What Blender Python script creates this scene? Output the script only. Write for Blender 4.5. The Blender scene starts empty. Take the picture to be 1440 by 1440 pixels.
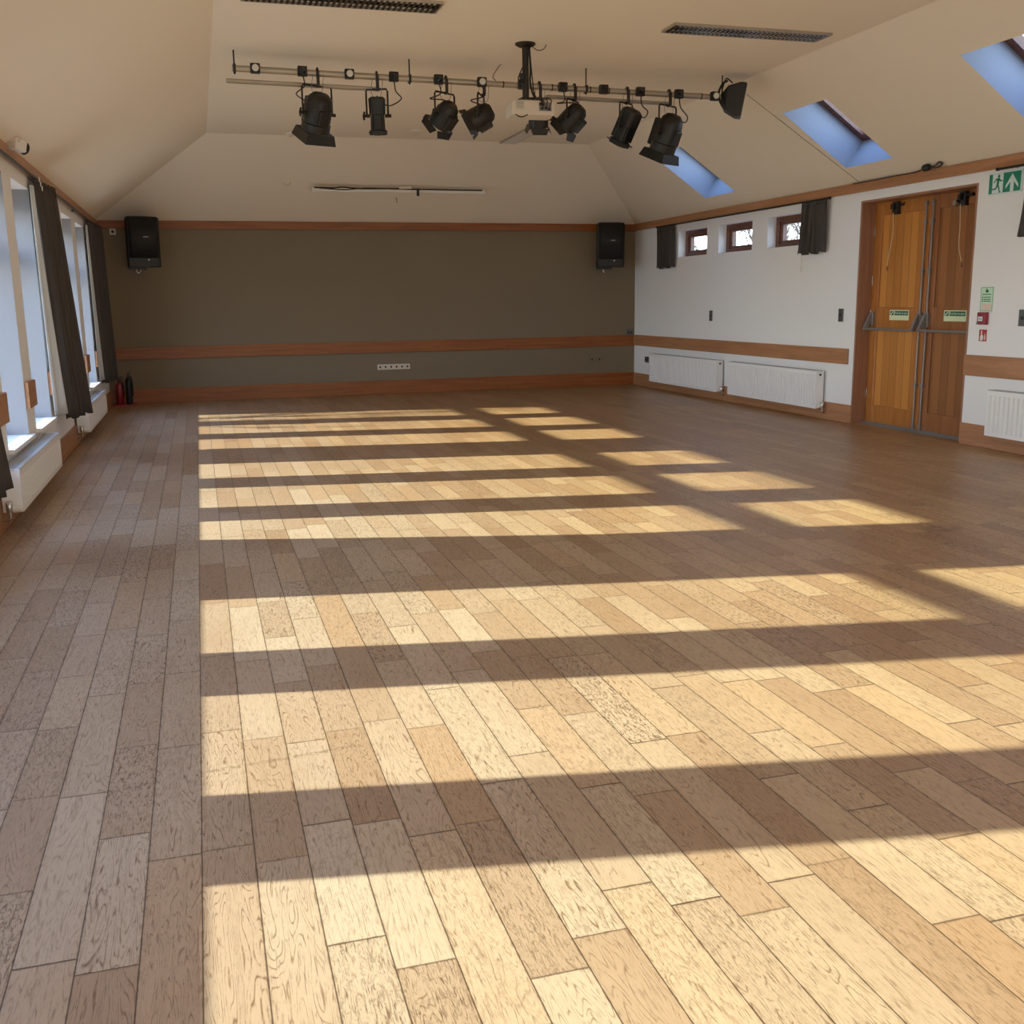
import bpy, bmesh, math, random
from mathutils import Vector, Matrix, Euler
random.seed(7)
scn = bpy.context.scene
COL = scn.collection
PI = math.pi
V = Vector

# ------------------------------------------------------------------ dimensions (metres)
XL, XR, YB, YF = -1.35, 7.2, 16.75, -3.6        # inner faces of the walls
ZC, ZT = 3.70, 2.69                              # flat ceiling, eaves
XCL, XCR, YCB = 0.28, 5.70, 15.05                # edges of the flat ceiling
RT = 0.24
LT = 0.35                                        # thickness of the window wall
SILL, HEAD = 0.465, 2.47
WIN_W, WIN_P = 0.95, 1.36
GROUPS = [1.91, 6.64, 11.25]              # first opening of each window group
LEFT_WINS = [(g + k*WIN_P, g + k*WIN_P + WIN_W) for g in GROUPS for k in range(3)]
LEFT_WINS = [w for w in LEFT_WINS if w[0] > YF + 0.1]
RIGHT_WINS = [(11.48, 12.41), (12.81, 13.76), (14.12, 15.07)]
RW0, RW1 = 2.08, 2.47
DY0, DY1, DZ = 8.55, 10.40, 2.49                 # doorway
SKY = [(12.90, 13.77), (9.58, 10.40), (6.82, 7.66)]
SX0, SX1 = 6.17, 6.98

# ------------------------------------------------------------------ materials
def S(r, g, b, a=1.0):
    f = lambda c: (c/255/12.92) if c/255 <= 0.04045 else ((c/255+0.055)/1.055)**2.4
    return (f(r), f(g), f(b), a)

class NT:
    def __init__(s, name):
        s.mat = bpy.data.materials.new(name); s.mat.use_nodes = True
        s.t = s.mat.node_tree; s.n = s.t.nodes; s.l = s.t.links
        s.b = s.n['Principled BSDF']; s.out = s.n['Material Output']
    def put(s, sock, v):
        if isinstance(v, bpy.types.NodeSocket): s.l.new(v, sock)
        elif v is not None:
            if sock.type == 'RGBA' and isinstance(v, (int, float)): v = (v, v, v, 1)
            sock.default_value = v
    def m(s, op, a, b=None, c=None, clamp=False):
        n = s.n.new('ShaderNodeMath'); n.operation = op; n.use_clamp = clamp
        for i, v in enumerate((a, b, c)): s.put(n.inputs[i], v)
        return n.outputs[0]
    def mix(s, f, a, b, blend='MIX'):
        n = s.n.new('ShaderNodeMix'); n.data_type = 'RGBA'; n.blend_type = blend
        s.put(n.inputs[0], f); s.put(n.inputs[6], a); s.put(n.inputs[7], b)
        return n.outputs[2]
    def comb(s, x, y, z=0.0):
        n = s.n.new('ShaderNodeCombineXYZ')
        for i, v in enumerate((x, y, z)): s.put(n.inputs[i], v)
        return n.outputs[0]
    def sep(s, v):
        n = s.n.new('ShaderNodeSeparateXYZ'); s.put(n.inputs[0], v); return n.outputs
    def obj(s):
        return s.n.new('ShaderNodeTexCoord').outputs['Object']
    def noise(s, vec, scale=5, detail=2, rough=0.5, dist=0.0):
        n = s.n.new('ShaderNodeTexNoise'); s.put(n.inputs['Vector'], vec)
        n.inputs['Scale'].default_value = scale; n.inputs['Detail'].default_value = detail
        n.inputs['Roughness'].default_value = rough; n.inputs['Distortion'].default_value = dist
        return n.outputs[0]
    def white(s, vec):
        n = s.n.new('ShaderNodeTexWhiteNoise'); n.noise_dimensions = '3D'; s.put(n.inputs['Vector'], vec)
        return n.outputs[0], n.outputs[1]
    def ramp(s, f, a, b):
        n = s.n.new('ShaderNodeMapRange'); n.clamp = True; n.interpolation_type = 'SMOOTHSTEP'
        s.put(n.inputs[0], f); s.put(n.inputs[1], a); s.put(n.inputs[2], b)
        return n.outputs[0]
    def scale(s, v, k):
        n = s.n.new('ShaderNodeVectorMath'); n.operation = 'MULTIPLY'; s.put(n.inputs[0], v); n.inputs[1].default_value = k
        return n.outputs[0]
    def bump(s, h, strength=0.2, dist=0.01):
        n = s.n.new('ShaderNodeBump'); n.inputs['Strength'].default_value = strength
        n.inputs['Distance'].default_value = dist; s.put(n.inputs['Height'], h)
        s.l.new(n.outputs[0], s.b.inputs['Normal'])
    def fin(s, color=None, rough=None, metal=None, spec=None):
        for k, v in (('Base Color', color), ('Roughness', rough), ('Metallic', metal), ('Specular IOR Level', spec)):
            if v is not None: s.put(s.b.inputs[k], v)
        return s.mat

def paint(name, col, rough=0.6, var=0.06, scale=1.5, metal=0.0, bump=0.0, spec=0.4):
    t = NT(name)
    n = t.noise(t.obj(), scale, 3)
    dark = tuple(c*(1-var*2) for c in col[:3]) + (1,)
    t.fin(t.mix(n, dark, col), rough, metal, spec)
    if bump: t.bump(t.noise(t.obj(), 220, 2), bump, 0.002)
    return t.mat

def wood(name, c1, c2, along='y', rough=0.4, dens=1.0, spec=0.4):
    t = NT(name)
    k = {'x': (1.2, 22, 22), 'y': (22, 1.2, 22), 'z': (22, 22, 1.2)}[along]
    v = t.scale(t.obj(), tuple(q*dens for q in k))
    a = t.noise(v, 1.0, 4, 0.6, 0.6)
    b = t.noise(t.scale(v, (6, 6, 6)), 1.0, 2)
    f = t.m('ADD', t.m('MULTIPLY', a, 0.75), t.m('MULTIPLY', b, 0.25))
    f = t.ramp(f, 0.3, 0.7)
    t.fin(t.mix(f, c2, c1), rough, 0.0, spec)
    t.bump(b, 0.08, 0.002)
    return t.mat

def planks(name, c1, c2, w):
    """vertical boarding across Y"""
    t = NT(name)
    x, y, z = t.sep(t.obj())
    q = t.m('DIVIDE', y, w)
    idn = t.m('FLOOR', q)
    r, rc = t.white(t.comb(idn, 3.3, 1.7))
    fr = t.m('SUBTRACT', q, idn)
    edge = t.m('MULTIPLY', t.m('MINIMUM', fr, t.m('SUBTRACT', 1.0, fr)), w)
    g = t.noise(t.comb(t.m('MULTIPLY', y, 40), t.m('MULTIPLY', z, 1.6), t.m('MULTIPLY', r, 30)), 1.0, 4, 0.6, 0.5)
    f = t.m('ADD', t.m('ADD', 0.14, t.m('MULTIPLY', r, 0.42)), t.m('MULTIPLY', g, 0.35))
    col = t.mix(t.ramp(f, 0.1, 0.85), c2, c1)
    seam = t.ramp(edge, 0.001, 0.004)
    col = t.mix(seam, S(60, 32, 12), col)
    t.fin(col, 0.38, 0.0, 0.4)
    t.bump(seam, 0.4, 0.004)
    return t.mat

def cloth(name, col, stripe=0.25):
    t = NT(name)
    o = t.obj()
    n = t.noise(o, 260, 2)
    x, y, z = t.sep(o)
    w = t.noise(t.comb(t.m('MULTIPLY', x, 60), t.m('MULTIPLY', y, 60), t.m('MULTIPLY', z, 2)), 1, 3)
    f = t.m('ADD', t.m('MULTIPLY', n, 0.5), t.m('MULTIPLY', w, 0.5))
    dark = tuple(c*(1-stripe) for c in col[:3]) + (1,)
    t.fin(t.mix(t.ramp(f, 0.3, 0.7), dark, col), 0.9, 0, 0.15)
    t.bump(n, 0.2, 0.002)
    return t.mat

def glass_mat():
    t = NT('window_glass')
    tr = t.n.new('ShaderNodeBsdfTransparent'); tr.inputs[0].default_value = (0.95, 0.98, 0.97, 1)
    gl = t.n.new('ShaderNodeBsdfGlossy'); gl.inputs['Roughness'].default_value = 0.02
    lw = t.n.new('ShaderNodeLayerWeight'); lw.inputs[0].default_value = 0.5
    fac = t.m('ADD', t.m('MULTIPLY', t.m('POWER', lw.outputs['Facing'], 4.0), 0.35), 0.02)
    mx = t.n.new('ShaderNodeMixShader')
    t.l.new(fac, mx.inputs[0]); t.l.new(tr.outputs[0], mx.inputs[1]); t.l.new(gl.outputs[0], mx.inputs[2])
    t.l.new(mx.outputs[0], t.out.inputs[0])
    t.n.remove(t.b)
    return t.mat

def floor_mat():
    t = NT('worn_oak_boards')
    x, y, z = t.sep(t.obj())
    W = 0.137
    q = t.m('DIVIDE', t.m('ADD', x, 0.0905+W*40), W)
    row = t.m('FLOOR', q)
    r1, rc = t.white(t.comb(row, 5.1, 0.3))
    a1, a2, a3 = t.sep(rc)
    L = t.m('ADD', 0.52, t.m('MULTIPLY', a1, 0.38))
    yo = t.m('ADD', y, t.m('ADD', 40.0, t.m('MULTIPLY', a2, 7.0)))
    q2 = t.m('DIVIDE', yo, L)
    col = t.m('FLOOR', q2)
    rv, rcol = t.white(t.comb(row, col, 2.2))
    b1, b2, b3 = t.sep(rcol)
    rv2, rcol2 = t.white(t.comb(row, col, 9.7))
    c1, c2, c3 = t.sep(rcol2)
    fx = t.m('SUBTRACT', q, row); fy = t.m('SUBTRACT', q2, col)
    dx = t.m('MULTIPLY', t.m('MINIMUM', fx, t.m('SUBTRACT', 1.0, fx)), W)
    dy = t.m('MULTIPLY', t.m('MINIMUM', fy, t.m('SUBTRACT', 1.0, fy)), L)
    # grain
    gx = t.m('ADD', x, t.m('MULTIPLY', b1, 37.0)); gy = t.m('ADD', y, t.m('MULTIPLY', b2, 53.0))
    rings = t.noise(t.comb(t.m('MULTIPLY', gx, 12.0), t.m('MULTIPLY', gy, 1.25), t.m('MULTIPLY', b3, 9)), 1.0, 2, 0.5, 0.25)
    ph = t.m('MULTIPLY', rings, t.m('ADD', 55.0, t.m('MULTIPLY', c1, 60.0)))
    ln = t.m('ABSOLUTE', t.m('SINE', ph))
    line = t.m('SUBTRACT', 1.0, t.ramp(ln, 0.0, 0.55))               # thin growth ring lines
    brk = t.noise(t.comb(t.m('MULTIPLY', gx, 95), t.m('MULTIPLY', gy, 14), b3), 1.0, 3, 0.6)
    line = t.m('MULTIPLY', line, t.ramp(brk, 0.36, 0.6))
    fine = t.noise(t.comb(t.m('MULTIPLY', gx, 260), t.m('MULTIPLY', gy, 9), b1), 1.0, 3, 0.6)
    pores = t.ramp(t.noise(t.comb(t.m('MULTIPLY', gx, 210), t.m('MULTIPLY', gy, 17), b2), 1.0, 3, 0.65, 0.5), 0.56, 0.66)
    scuff = t.ramp(t.noise(t.comb(t.m('MULTIPLY', gx, 120), t.m('MULTIPLY', gy, 36), b2), 1.0, 4, 0.7, 0.9), 0.50, 0.60)
    worn = t.m('POWER', c2, 2.2)                                    # only some boards are badly worn
    patch = t.ramp(t.noise(t.comb(x, y, 0.0), 1.1, 3), 0.35, 0.7)
    # tone of each board
    tone = t.m('ADD', t.m('MULTIPLY', rv, 0.8), t.m('MULTIPLY', t.noise(t.comb(gx, gy, b3), 3.0, 3), 0.3))
    left = t.mix(t.ramp(tone, 0.0, 1.0), S(182, 152, 122), S(212, 190, 162))
    right = t.mix(t.ramp(tone, 0.0, 1.0), S(170, 126, 78), S(203, 164, 108))
    warm = t.m('MULTIPLY', t.ramp(x, -0.6, 4.0), 0.9)
    base = t.mix(warm, left, right)
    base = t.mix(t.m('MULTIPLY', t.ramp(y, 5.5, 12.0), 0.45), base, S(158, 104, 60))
    base = t.mix(t.m('MULTIPLY', t.ramp(c3, 0.80, 0.95), 0.32), base, S(146, 106, 74))
    base = t.mix(t.m('MULTIPLY', t.ramp(b3, 0.75, 1.0), 0.28), base, S(206, 158, 106))
    blot = t.noise(t.comb(t.m('MULTIPLY', x, 2.2), t.m('MULTIPLY', y, 1.0), 4.0), 1.0, 4)
    base = t.mix(t.m('MULTIPLY', t.ramp(blot, 0.45, 0.75), 0.25), base, S(150, 112, 80))
    sx_ = t.m('SUBTRACT', x, 4.42); sy_ = t.m('SUBTRACT', y, 5.36)
    rr_ = t.m('SQRT', t.m('ADD', t.m('MULTIPLY', sx_, sx_), t.m('MULTIPLY', t.m('MULTIPLY', sy_, sy_), 3.0)))
    stain = t.m('MULTIPLY', t.m('SUBTRACT', 1.0, t.ramp(rr_, 0.03, 0.26)), t.ramp(t.noise(t.comb(x, y, 1.0), 9.0, 3), 0.42, 0.6))
    base = t.mix(t.m('MULTIPLY', stain, 0.75), base, S(62, 44, 32))
    al = t.m('ADD', y, t.m('MULTIPLY', x, -0.093))                     # distance from the streak's own line
    off = t.m('ABSOLUTE', t.m('SUBTRACT', al, 3.214))
    on = t.m('MULTIPLY', t.m('SUBTRACT', 1.0, t.ramp(off, 0.008, 0.016)), t.m('MULTIPLY', t.ramp(x, -0.09, -0.05), t.m('SUBTRACT', 1.0, t.ramp(x, 0.35, 0.52))))
    dash = t.ramp(t.noise(t.comb(t.m('MULTIPLY', x, 70), t.m('MULTIPLY', y, 60), 7.0), 1.0, 2), 0.42, 0.55)
    base = t.mix(t.m('MULTIPLY', t.m('MULTIPLY', on, dash), 0.5), base, S(96, 76, 54))
    base = t.mix(t.m('MULTIPLY', fine, 0.22), base, S(150, 110, 74))
    near = t.m('SUBTRACT', 1.0, t.ramp(y, 4.0, 13.0))
    base = t.mix(t.m('MULTIPLY', line, t.m('MULTIPLY', near, t.m('ADD', 0.38, t.m('MULTIPLY', c1, 0.55)))), base, S(112, 76, 46))
    base = t.mix(t.m('MULTIPLY', pores, t.m('ADD', 0.42, t.m('MULTIPLY', worn, 0.4))), base, S(84, 58, 38))
    base = t.mix(t.m('MULTIPLY', scuff, t.m('MULTIPLY', t.m('ADD', 0.12, worn), t.m('ADD', 0.35, t.m('MULTIPLY', patch, 0.5)))), base, S(86, 60, 40))
    # seams
    jit = t.noise(t.comb(t.m('MULTIPLY', x, 30), t.m('MULTIPLY', y, 30), 0.0), 1, 2)
    s1 = t.m('SUBTRACT', 1.0, t.ramp(dx, 0.0006, t.m('ADD', 0.0012, t.m('MULTIPLY', jit, 0.0034))))
    s2 = t.m('SUBTRACT', 1.0, t.ramp(dy, 0.0008, t.m('ADD', 0.002, t.m('MULTIPLY', jit, 0.0065))))
    s2 = t.m('MULTIPLY', s2, t.m('ADD', 0.35, t.m('MULTIPLY', b1, 0.65)))
    seam = t.m('MAXIMUM', t.m('MULTIPLY', s1, 0.85), s2)
    grime = t.m('SUBTRACT', 1.0, t.ramp(t.m('MINIMUM', dx, dy), 0.0, 0.014))
    base = t.mix(t.m('MULTIPLY', grime, t.m('MULTIPLY', t.ramp(jit, 0.35, 0.75), 0.35)), base, S(110, 76, 48))
    base = t.mix(seam, base, S(58, 38, 22))
    ro = t.m('ADD', 0.31, t.m('ADD', t.m('MULTIPLY', brk, 0.10), t.m('MULTIPLY', scuff, 0.12)))
    base = t.mix(1.0, base, (0.76, 0.75, 0.74, 1), 'MULTIPLY')
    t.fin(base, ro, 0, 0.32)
    h = t.m('SUBTRACT', t.m('MULTIPLY', fine, 0.3), t.m('ADD', t.m('MULTIPLY', line, 0.5), t.m('MULTIPLY', seam, 2.0)))
    t.bump(h, 0.22, 0.0015)
    return t.mat

M = {}
M['floor'] = floor_mat()
M['white'] = paint('white_wall_paint', S(238, 238, 237), 0.7, 0.02, 0.8, bump=0.03)
M['cream'] = paint('cream_ceiling_paint', S(245, 231, 206), 0.75, 0.03, 0.5, bump=0.02)
M['shaft'] = paint('skylight_shaft_dimmed', S(130, 138, 152), 0.75, 0.02, 0.5)  # white shaft darkened in colour to hold down its sky-lit brightness
M['reveal'] = paint('window_reveal_dimmed', S(144, 144, 147), 0.7, 0.02, 0.8)  # wall white greyed so the reveals look less bright under the sky
M['olive'] = paint('olive_grey_wall_paint', S(118, 104, 82), 0.7, 0.04, 0.7, bump=0.03)
M['trim_y'] = wood('beech_trim', S(176, 122, 82), S(150, 98, 62), 'y', 0.4)
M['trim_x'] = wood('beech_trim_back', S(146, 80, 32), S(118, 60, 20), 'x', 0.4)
M['trim_z'] = wood('beech_trim_upright', S(158, 112, 86), S(136, 92, 68), 'z', 0.4)
M['door_a'] = wood('golden_lit_door_stile', S(178, 110, 48), S(150, 86, 32), 'z', 0.36)  # brighter than the other leaf: the light on it is put into the colour
M['door_b'] = wood('brown_door_stile', S(150, 92, 50), S(126, 72, 36), 'z', 0.36)
M['plank_a'] = planks('golden_lit_door_boards', S(200, 128, 54), S(160, 94, 34), 0.122)  # boards carry the same painted-in light as their stiles
M['plank_b'] = planks('brown_door_boards', S(150, 92, 46), S(124, 74, 36), 0.122)
M['frame_w'] = wood('dark_window_timber', S(110, 66, 48), S(78, 44, 32), 'y', 0.4)
M['frame_l'] = wood('stained_window_timber', S(170, 112, 72), S(140, 88, 54), 'z', 0.45)
M['glass'] = glass_mat()
M['rad'] = paint('radiator_enamel', S(240, 240, 238), 0.3, 0.01, 1, spec=0.5)
M['radgrille'] = paint('radiator_grille_grey', S(170, 170, 168), 0.4, 0.05, 30)
M['chrome'] = paint('brushed_chrome', S(190, 190, 188), 0.25, 0.05, 20, metal=1.0)
M['alu'] = paint('dull_aluminium', S(176, 166, 150), 0.42, 0.05, 20, metal=0.75)
M['steel_grey'] = paint('grey_painted_metal', S(128, 124, 120), 0.38, 0.04, 8, metal=0.35)
M['black'] = paint('black_metal', S(22, 22, 20), 0.45, 0.15, 12)
M['black2'] = paint('black_plastic', S(17, 17, 17), 0.5, 0.15, 12)
M['grille'] = paint('black_speaker_mesh', S(18, 18, 18), 0.7, 0.2, 300, bump=0.5)
M['lensglass'] = paint('dark_lens_glass', S(70, 76, 84), 0.08, 0.05, 3, spec=0.8)
M['plast'] = paint('white_plastic', S(226, 221, 210), 0.4, 0.02, 3)
M['ivory'] = paint('ivory_plastic', S(214, 202, 180), 0.45, 0.03, 3)
M['satin'] = paint('satin_steel_plate', S(96, 96, 94), 0.35, 0.05, 30, metal=0.6)
M['curtain'] = cloth('charcoal_curtain_cloth', S(70, 66, 64))
M['lining'] = cloth('pale_curtain_lining', S(205, 212, 214), 0.1)
M['green'] = paint('sign_green', S(0, 122, 96), 0.4, 0.02)
M['green_d'] = paint('sign_dark_green', S(24, 92, 48), 0.4, 0.02)
M['sign_w'] = paint('sign_white', S(214, 232, 230), 0.4, 0.01)
M['glow'] = paint('photoluminescent_cream', S(216, 228, 180), 0.45, 0.02)
M['mint'] = paint('notice_mint', S(196, 232, 200), 0.45, 0.02)
M['pink'] = paint('notice_pink', S(232, 204, 186), 0.45, 0.02)
M['red'] = paint('signal_red', S(176, 34, 36), 0.4, 0.04)
M['crimson'] = paint('call_point_red', S(138, 34, 48), 0.4, 0.04)
M['ext_red'] = paint('extinguisher_red', S(118, 18, 34), 0.3, 0.05)
M['rope'] = paint('pale_cord', S(214, 190, 140), 0.8, 0.1, 60)
M['dirt'] = paint('dark_ink', S(40, 60, 48), 0.6, 0.1, 30)
M['louvre'] = paint('louvre_aluminium', S(120, 108, 92), 0.22, 0.25, 25, metal=0.9)
M['louvre_b'] = paint('louvre_painted_bright', S(246, 242, 232), 0.3, 0.03, 25)  # white stands in for daylight mirrored by the metal louvre
M['lightbox'] = paint('fitting_grey_interior', S(86, 78, 68), 0.5, 0.1, 10)
M['led'] = paint('pale_indicator', S(230, 230, 224), 0.3, 0.01)
M['ground'] = paint('paving_outside', S(150, 146, 132), 0.9, 0.15, 0.6)
M['bark'] = paint('bark', S(74, 62, 54), 0.9, 0.2, 8)
M['leaf'] = paint('hedge_leaf', S(70, 96, 52), 0.7, 0.3, 6)

# ------------------------------------------------------------------ mesh building
class MB:
    def __init__(s, xf=None):
        s.bm = bmesh.new(); s.xf = xf or Matrix.Identity(4)
    def _v(s, p): return s.bm.verts.new(s.xf @ V(p))
    def face(s, pts):
        try: return s.bm.faces.new([s._v(p) for p in pts])
        except ValueError: return None
    def box(s, a, b):
        x0, y0, z0 = (min(a[i], b[i]) for i in range(3)); x1, y1, z1 = (max(a[i], b[i]) for i in range(3))
        c = [s._v(p) for p in ((x0,y0,z0),(x1,y0,z0),(x1,y1,z0),(x0,y1,z0),(x0,y0,z1),(x1,y0,z1),(x1,y1,z1),(x0,y1,z1))]
        for f in ((3,2,1,0),(4,5,6,7),(0,1,5,4),(1,2,6,5),(2,3,7,6),(3,0,4,7)):
            s.bm.faces.new([c[i] for i in f])
        return s
    def rings(s, rs, close=True, caps=True):
        rr = [[s._v(p) for p in r] for r in rs]
        n = len(rr[0])
        for a, b in zip(rr, rr[1:]):
            for i in range(n if close else n-1):
                j = (i+1) % n
                s.bm.faces.new((a[i], a[j], b[j], b[i]))
        if caps and close:
            s.bm.faces.new(list(reversed(rr[0]))); s.bm.faces.new(rr[-1])
        return s
    def lathe(s, prof, o=(0,0,0), n=20, axis='z', caps=True):
        """prof: list of (radius, height along the axis)"""
        o = V(o); rs = []
        for r, h in prof:
            ring = []
            for i in range(n):
                a = 2*PI*i/n; c, d = r*math.cos(a), r*math.sin(a)
                p = {'z': (c, d, h), 'y': (d, h, c), 'x': (h, c, d)}[axis]
                ring.append(o + V(p))
            rs.append(ring)
        return s.rings(rs, True, caps)
    def tube(s, pts, r=0.01, n=8, caps=True):
        pts = [V(p) for p in pts]; rs = []
        prev = None
        for i, p in enumerate(pts):
            d = (pts[min(i+1, len(pts)-1)] - pts[max(i-1, 0)]).normalized()
            if prev is None:
                u = d.cross(V((0,0,1)) if abs(d.z) < 0.9 else V((1,0,0))).normalized()
            else:
                u = (prev - d*prev.dot(d)).normalized()
            prev = u; w = d.cross(u)
            rad = r[i] if isinstance(r, (list, tuple)) else r
            rs.append([p + u*rad*math.cos(2*PI*k/n) + w*rad*math.sin(2*PI*k/n) for k in range(n)])
        return s.rings(rs, True, caps)
    def prism(s, poly, d):
        d = V(d); a = [V(p) for p in poly]
        return s.rings([a, [p + d for p in a]])
    def build(s, name, mat, parent=None, bevel=0.0, smooth=False, seg=2):
        bmesh.ops.recalc_face_normals(s.bm, faces=s.bm.faces)
        me = bpy.data.meshes.new(name); s.bm.to_mesh(me); s.bm.free()
        me.materials.append(mat)
        o = bpy.data.objects.new(name, me); COL.objects.link(o)
        if parent is not None: o.parent = parent
        if smooth:
            for p in me.polygons: p.use_smooth = True
            try: me.set_sharp_from_angle(angle=math.radians(40))
            except Exception: pass
        if bevel:
            m = o.modifiers.new('edge', 'BEVEL'); m.width = bevel; m.segments = seg; m.limit_method = 'ANGLE'
        return o

def curve_pts(ctrl, n=24):
    """Catmull-Rom through the control points"""
    c = [V(p) for p in ctrl]; c = [c[0]*2-c[1]] + c + [c[-1]*2-c[-2]]
    out = []
    for i in range(1, len(c)-2):
        for k in range(n):
            t = k/n; a, b, d, e = c[i-1], c[i], c[i+1], c[i+2]
            out.append(0.5*((2*b) + (d-a)*t + (2*a-5*b+4*d-e)*t*t + (3*b-a-3*d+e)*t**3))
    out.append(c[-2]); return out

def tag(o, label, cat, group=None, kind=None):
    o['label'] = label; o['category'] = cat
    if group: o['group'] = group
    if kind: o['kind'] = kind
    return o
def thing(name, label, cat, loc=(0,0,0), rotz=0.0, group=None):
    o = bpy.data.objects.new(name, None); COL.objects.link(o); o.empty_display_size = 0.1
    o.location = loc; o.rotation_euler = (0, 0, rotz)
    return tag(o, label, cat, group)
def struct(o, label=None):
    o['kind'] = 'structure'
    if label: o['label'] = label
    return o
def holder(name, loc=(0,0,0), label=None):
    o = bpy.data.objects.new(name, None); COL.objects.link(o); o.location = loc; o.empty_display_size = 0.1
    return struct(o, label)
def note(o, label): o['label'] = label; return o

def aim(d, up=(0,0,1)):
    """matrix whose local -Z looks along d"""
    return V(d).normalized().to_track_quat('-Z', 'Y').to_matrix().to_4x4()

def lettering(text, size, parent, mat, loc, rot, name='lettering', align='LEFT'):
    cu = bpy.data.curves.new('txt', 'FONT'); cu.body = text; cu.size = size; cu.extrude = 0.0004
    cu.align_x = align; cu.align_y = 'CENTER'
    tmp = bpy.data.objects.new('txt', cu); COL.objects.link(tmp)
    dg = bpy.context.evaluated_depsgraph_get()
    me = bpy.data.meshes.new_from_object(tmp.evaluated_get(dg))
    COL.objects.unlink(tmp); bpy.data.objects.remove(tmp)
    me.materials.clear(); me.materials.append(mat)
    o = bpy.data.objects.new(name, me); COL.objects.link(o); o.parent = parent
    o.location = loc; o.rotation_euler = rot
    return o

# ------------------------------------------------------------------ SHELL
b = MB(); b.box((XL-0.02, YF, -0.12), (XR+RT, YB+0.02, 0)); struct(b.build('floor', M['floor']))

# ceiling: flat field, slopes, and the three skylight shafts
def slope_r(x): return ZT + (XR-x)*(ZC-ZT)/(XR-XCR)
b = MB()
b.face([(XCL, YF, ZC), (XCR, YF, ZC), (XCR, YCB, ZC), (XCL, YCB, ZC)])
b.face([(XL, YF, ZT), (XCL, YF, ZC), (XCL, YCB, ZC), (XL, YB, ZT)])
b.face([(XL, YB, ZT), (XCL, YCB, ZC), (XCR, YCB, ZC), (XR, YB, ZT)])
ys = sorted([YF] + [v for s_ in SKY for v in s_])
ny = V((ZC-ZT, 0, XR-XCR)).normalized()
segs = [(ys[i], ys[i+1]) for i in range(len(ys)-1)]
for (a, c) in segs:
    hole = any(abs(a-s_[0]) < 1e-6 for s_ in SKY)
    xs = [(XCR, SX0), (SX1, XR)] if hole else [(XCR, XR)]
    for (x0, x1) in xs:
        b.face([(x0, a, slope_r(x0)), (x1, a, slope_r(x1)), (x1, c, slope_r(x1)), (x0, c, slope_r(x0))])
b.face([(XCR, ys[-1], ZC), (XR, ys[-1], ZT), (XR, YB, ZT), (XCR, YCB, ZC)])
struct(b.build('ceiling', M['cream']))
DEPTH = 0.40
for k, (a, c) in enumerate(SKY):
    h = holder('window_%d' % (20+k), (0, 0, 0), 'skylight in a deep white shaft in the sloping ceiling')
    lo = [V((SX0, a, slope_r(SX0))), V((SX1, a, slope_r(SX1))), V((SX1, c, slope_r(SX1))), V((SX0, c, slope_r(SX0)))]
    hi = [p + ny*DEPTH for p in lo]
    b = MB()
    for i in range(4):
        j = (i+1) % 4
        b.face([lo[i], lo[j], hi[j], hi[i]])
    # outer faces make the shaft a solid lining
    cen = sum(lo, V())/4
    grow = lambda p: p + V(((p.x-cen.x)*0.12, (p.y-cen.y)*0.12, (p.z-cen.z)*0.12))
    for i in range(4):
        j = (i+1) % 4
        b.face([grow(lo[j])+ny*0.004, grow(lo[i])+ny*0.004, grow(hi[i]), grow(hi[j])])
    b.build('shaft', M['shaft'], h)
    # timber sash: four members
    u = (lo[1]-lo[0]).normalized(); w = V((0, 1, 0)); Lu = (lo[1]-lo[0]).length; Lw = c-a
    def member(mb, u0, u1, w0, w1, d0=-0.05, d1=0.03):
        base = hi[0]
        P = [base + u*p + w*q + ny*d for d in (d0, d1) for (p, q) in ((u0, w0), (u1, w0), (u1, w1), (u0, w1))]
        mb.rings([P[:4], P[4:]])
    f = MB(); t_ = 0.09
    member(f, -0.02, t_, -0.02, Lw+0.02); member(f, Lu-t_, Lu+0.02, -0.02, Lw+0.02)
    member(f, t_, Lu-t_, -0.02, t_); member(f, t_, Lu-t_, Lw-t_, Lw+0.02)
    f.build('window_frame', M['frame_w'], h)
    g = MB(); member(g, t_, Lu-t_, t_, Lw-t_, 0.0, 0.006); g.build('pane', M['glass'], h)

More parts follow.
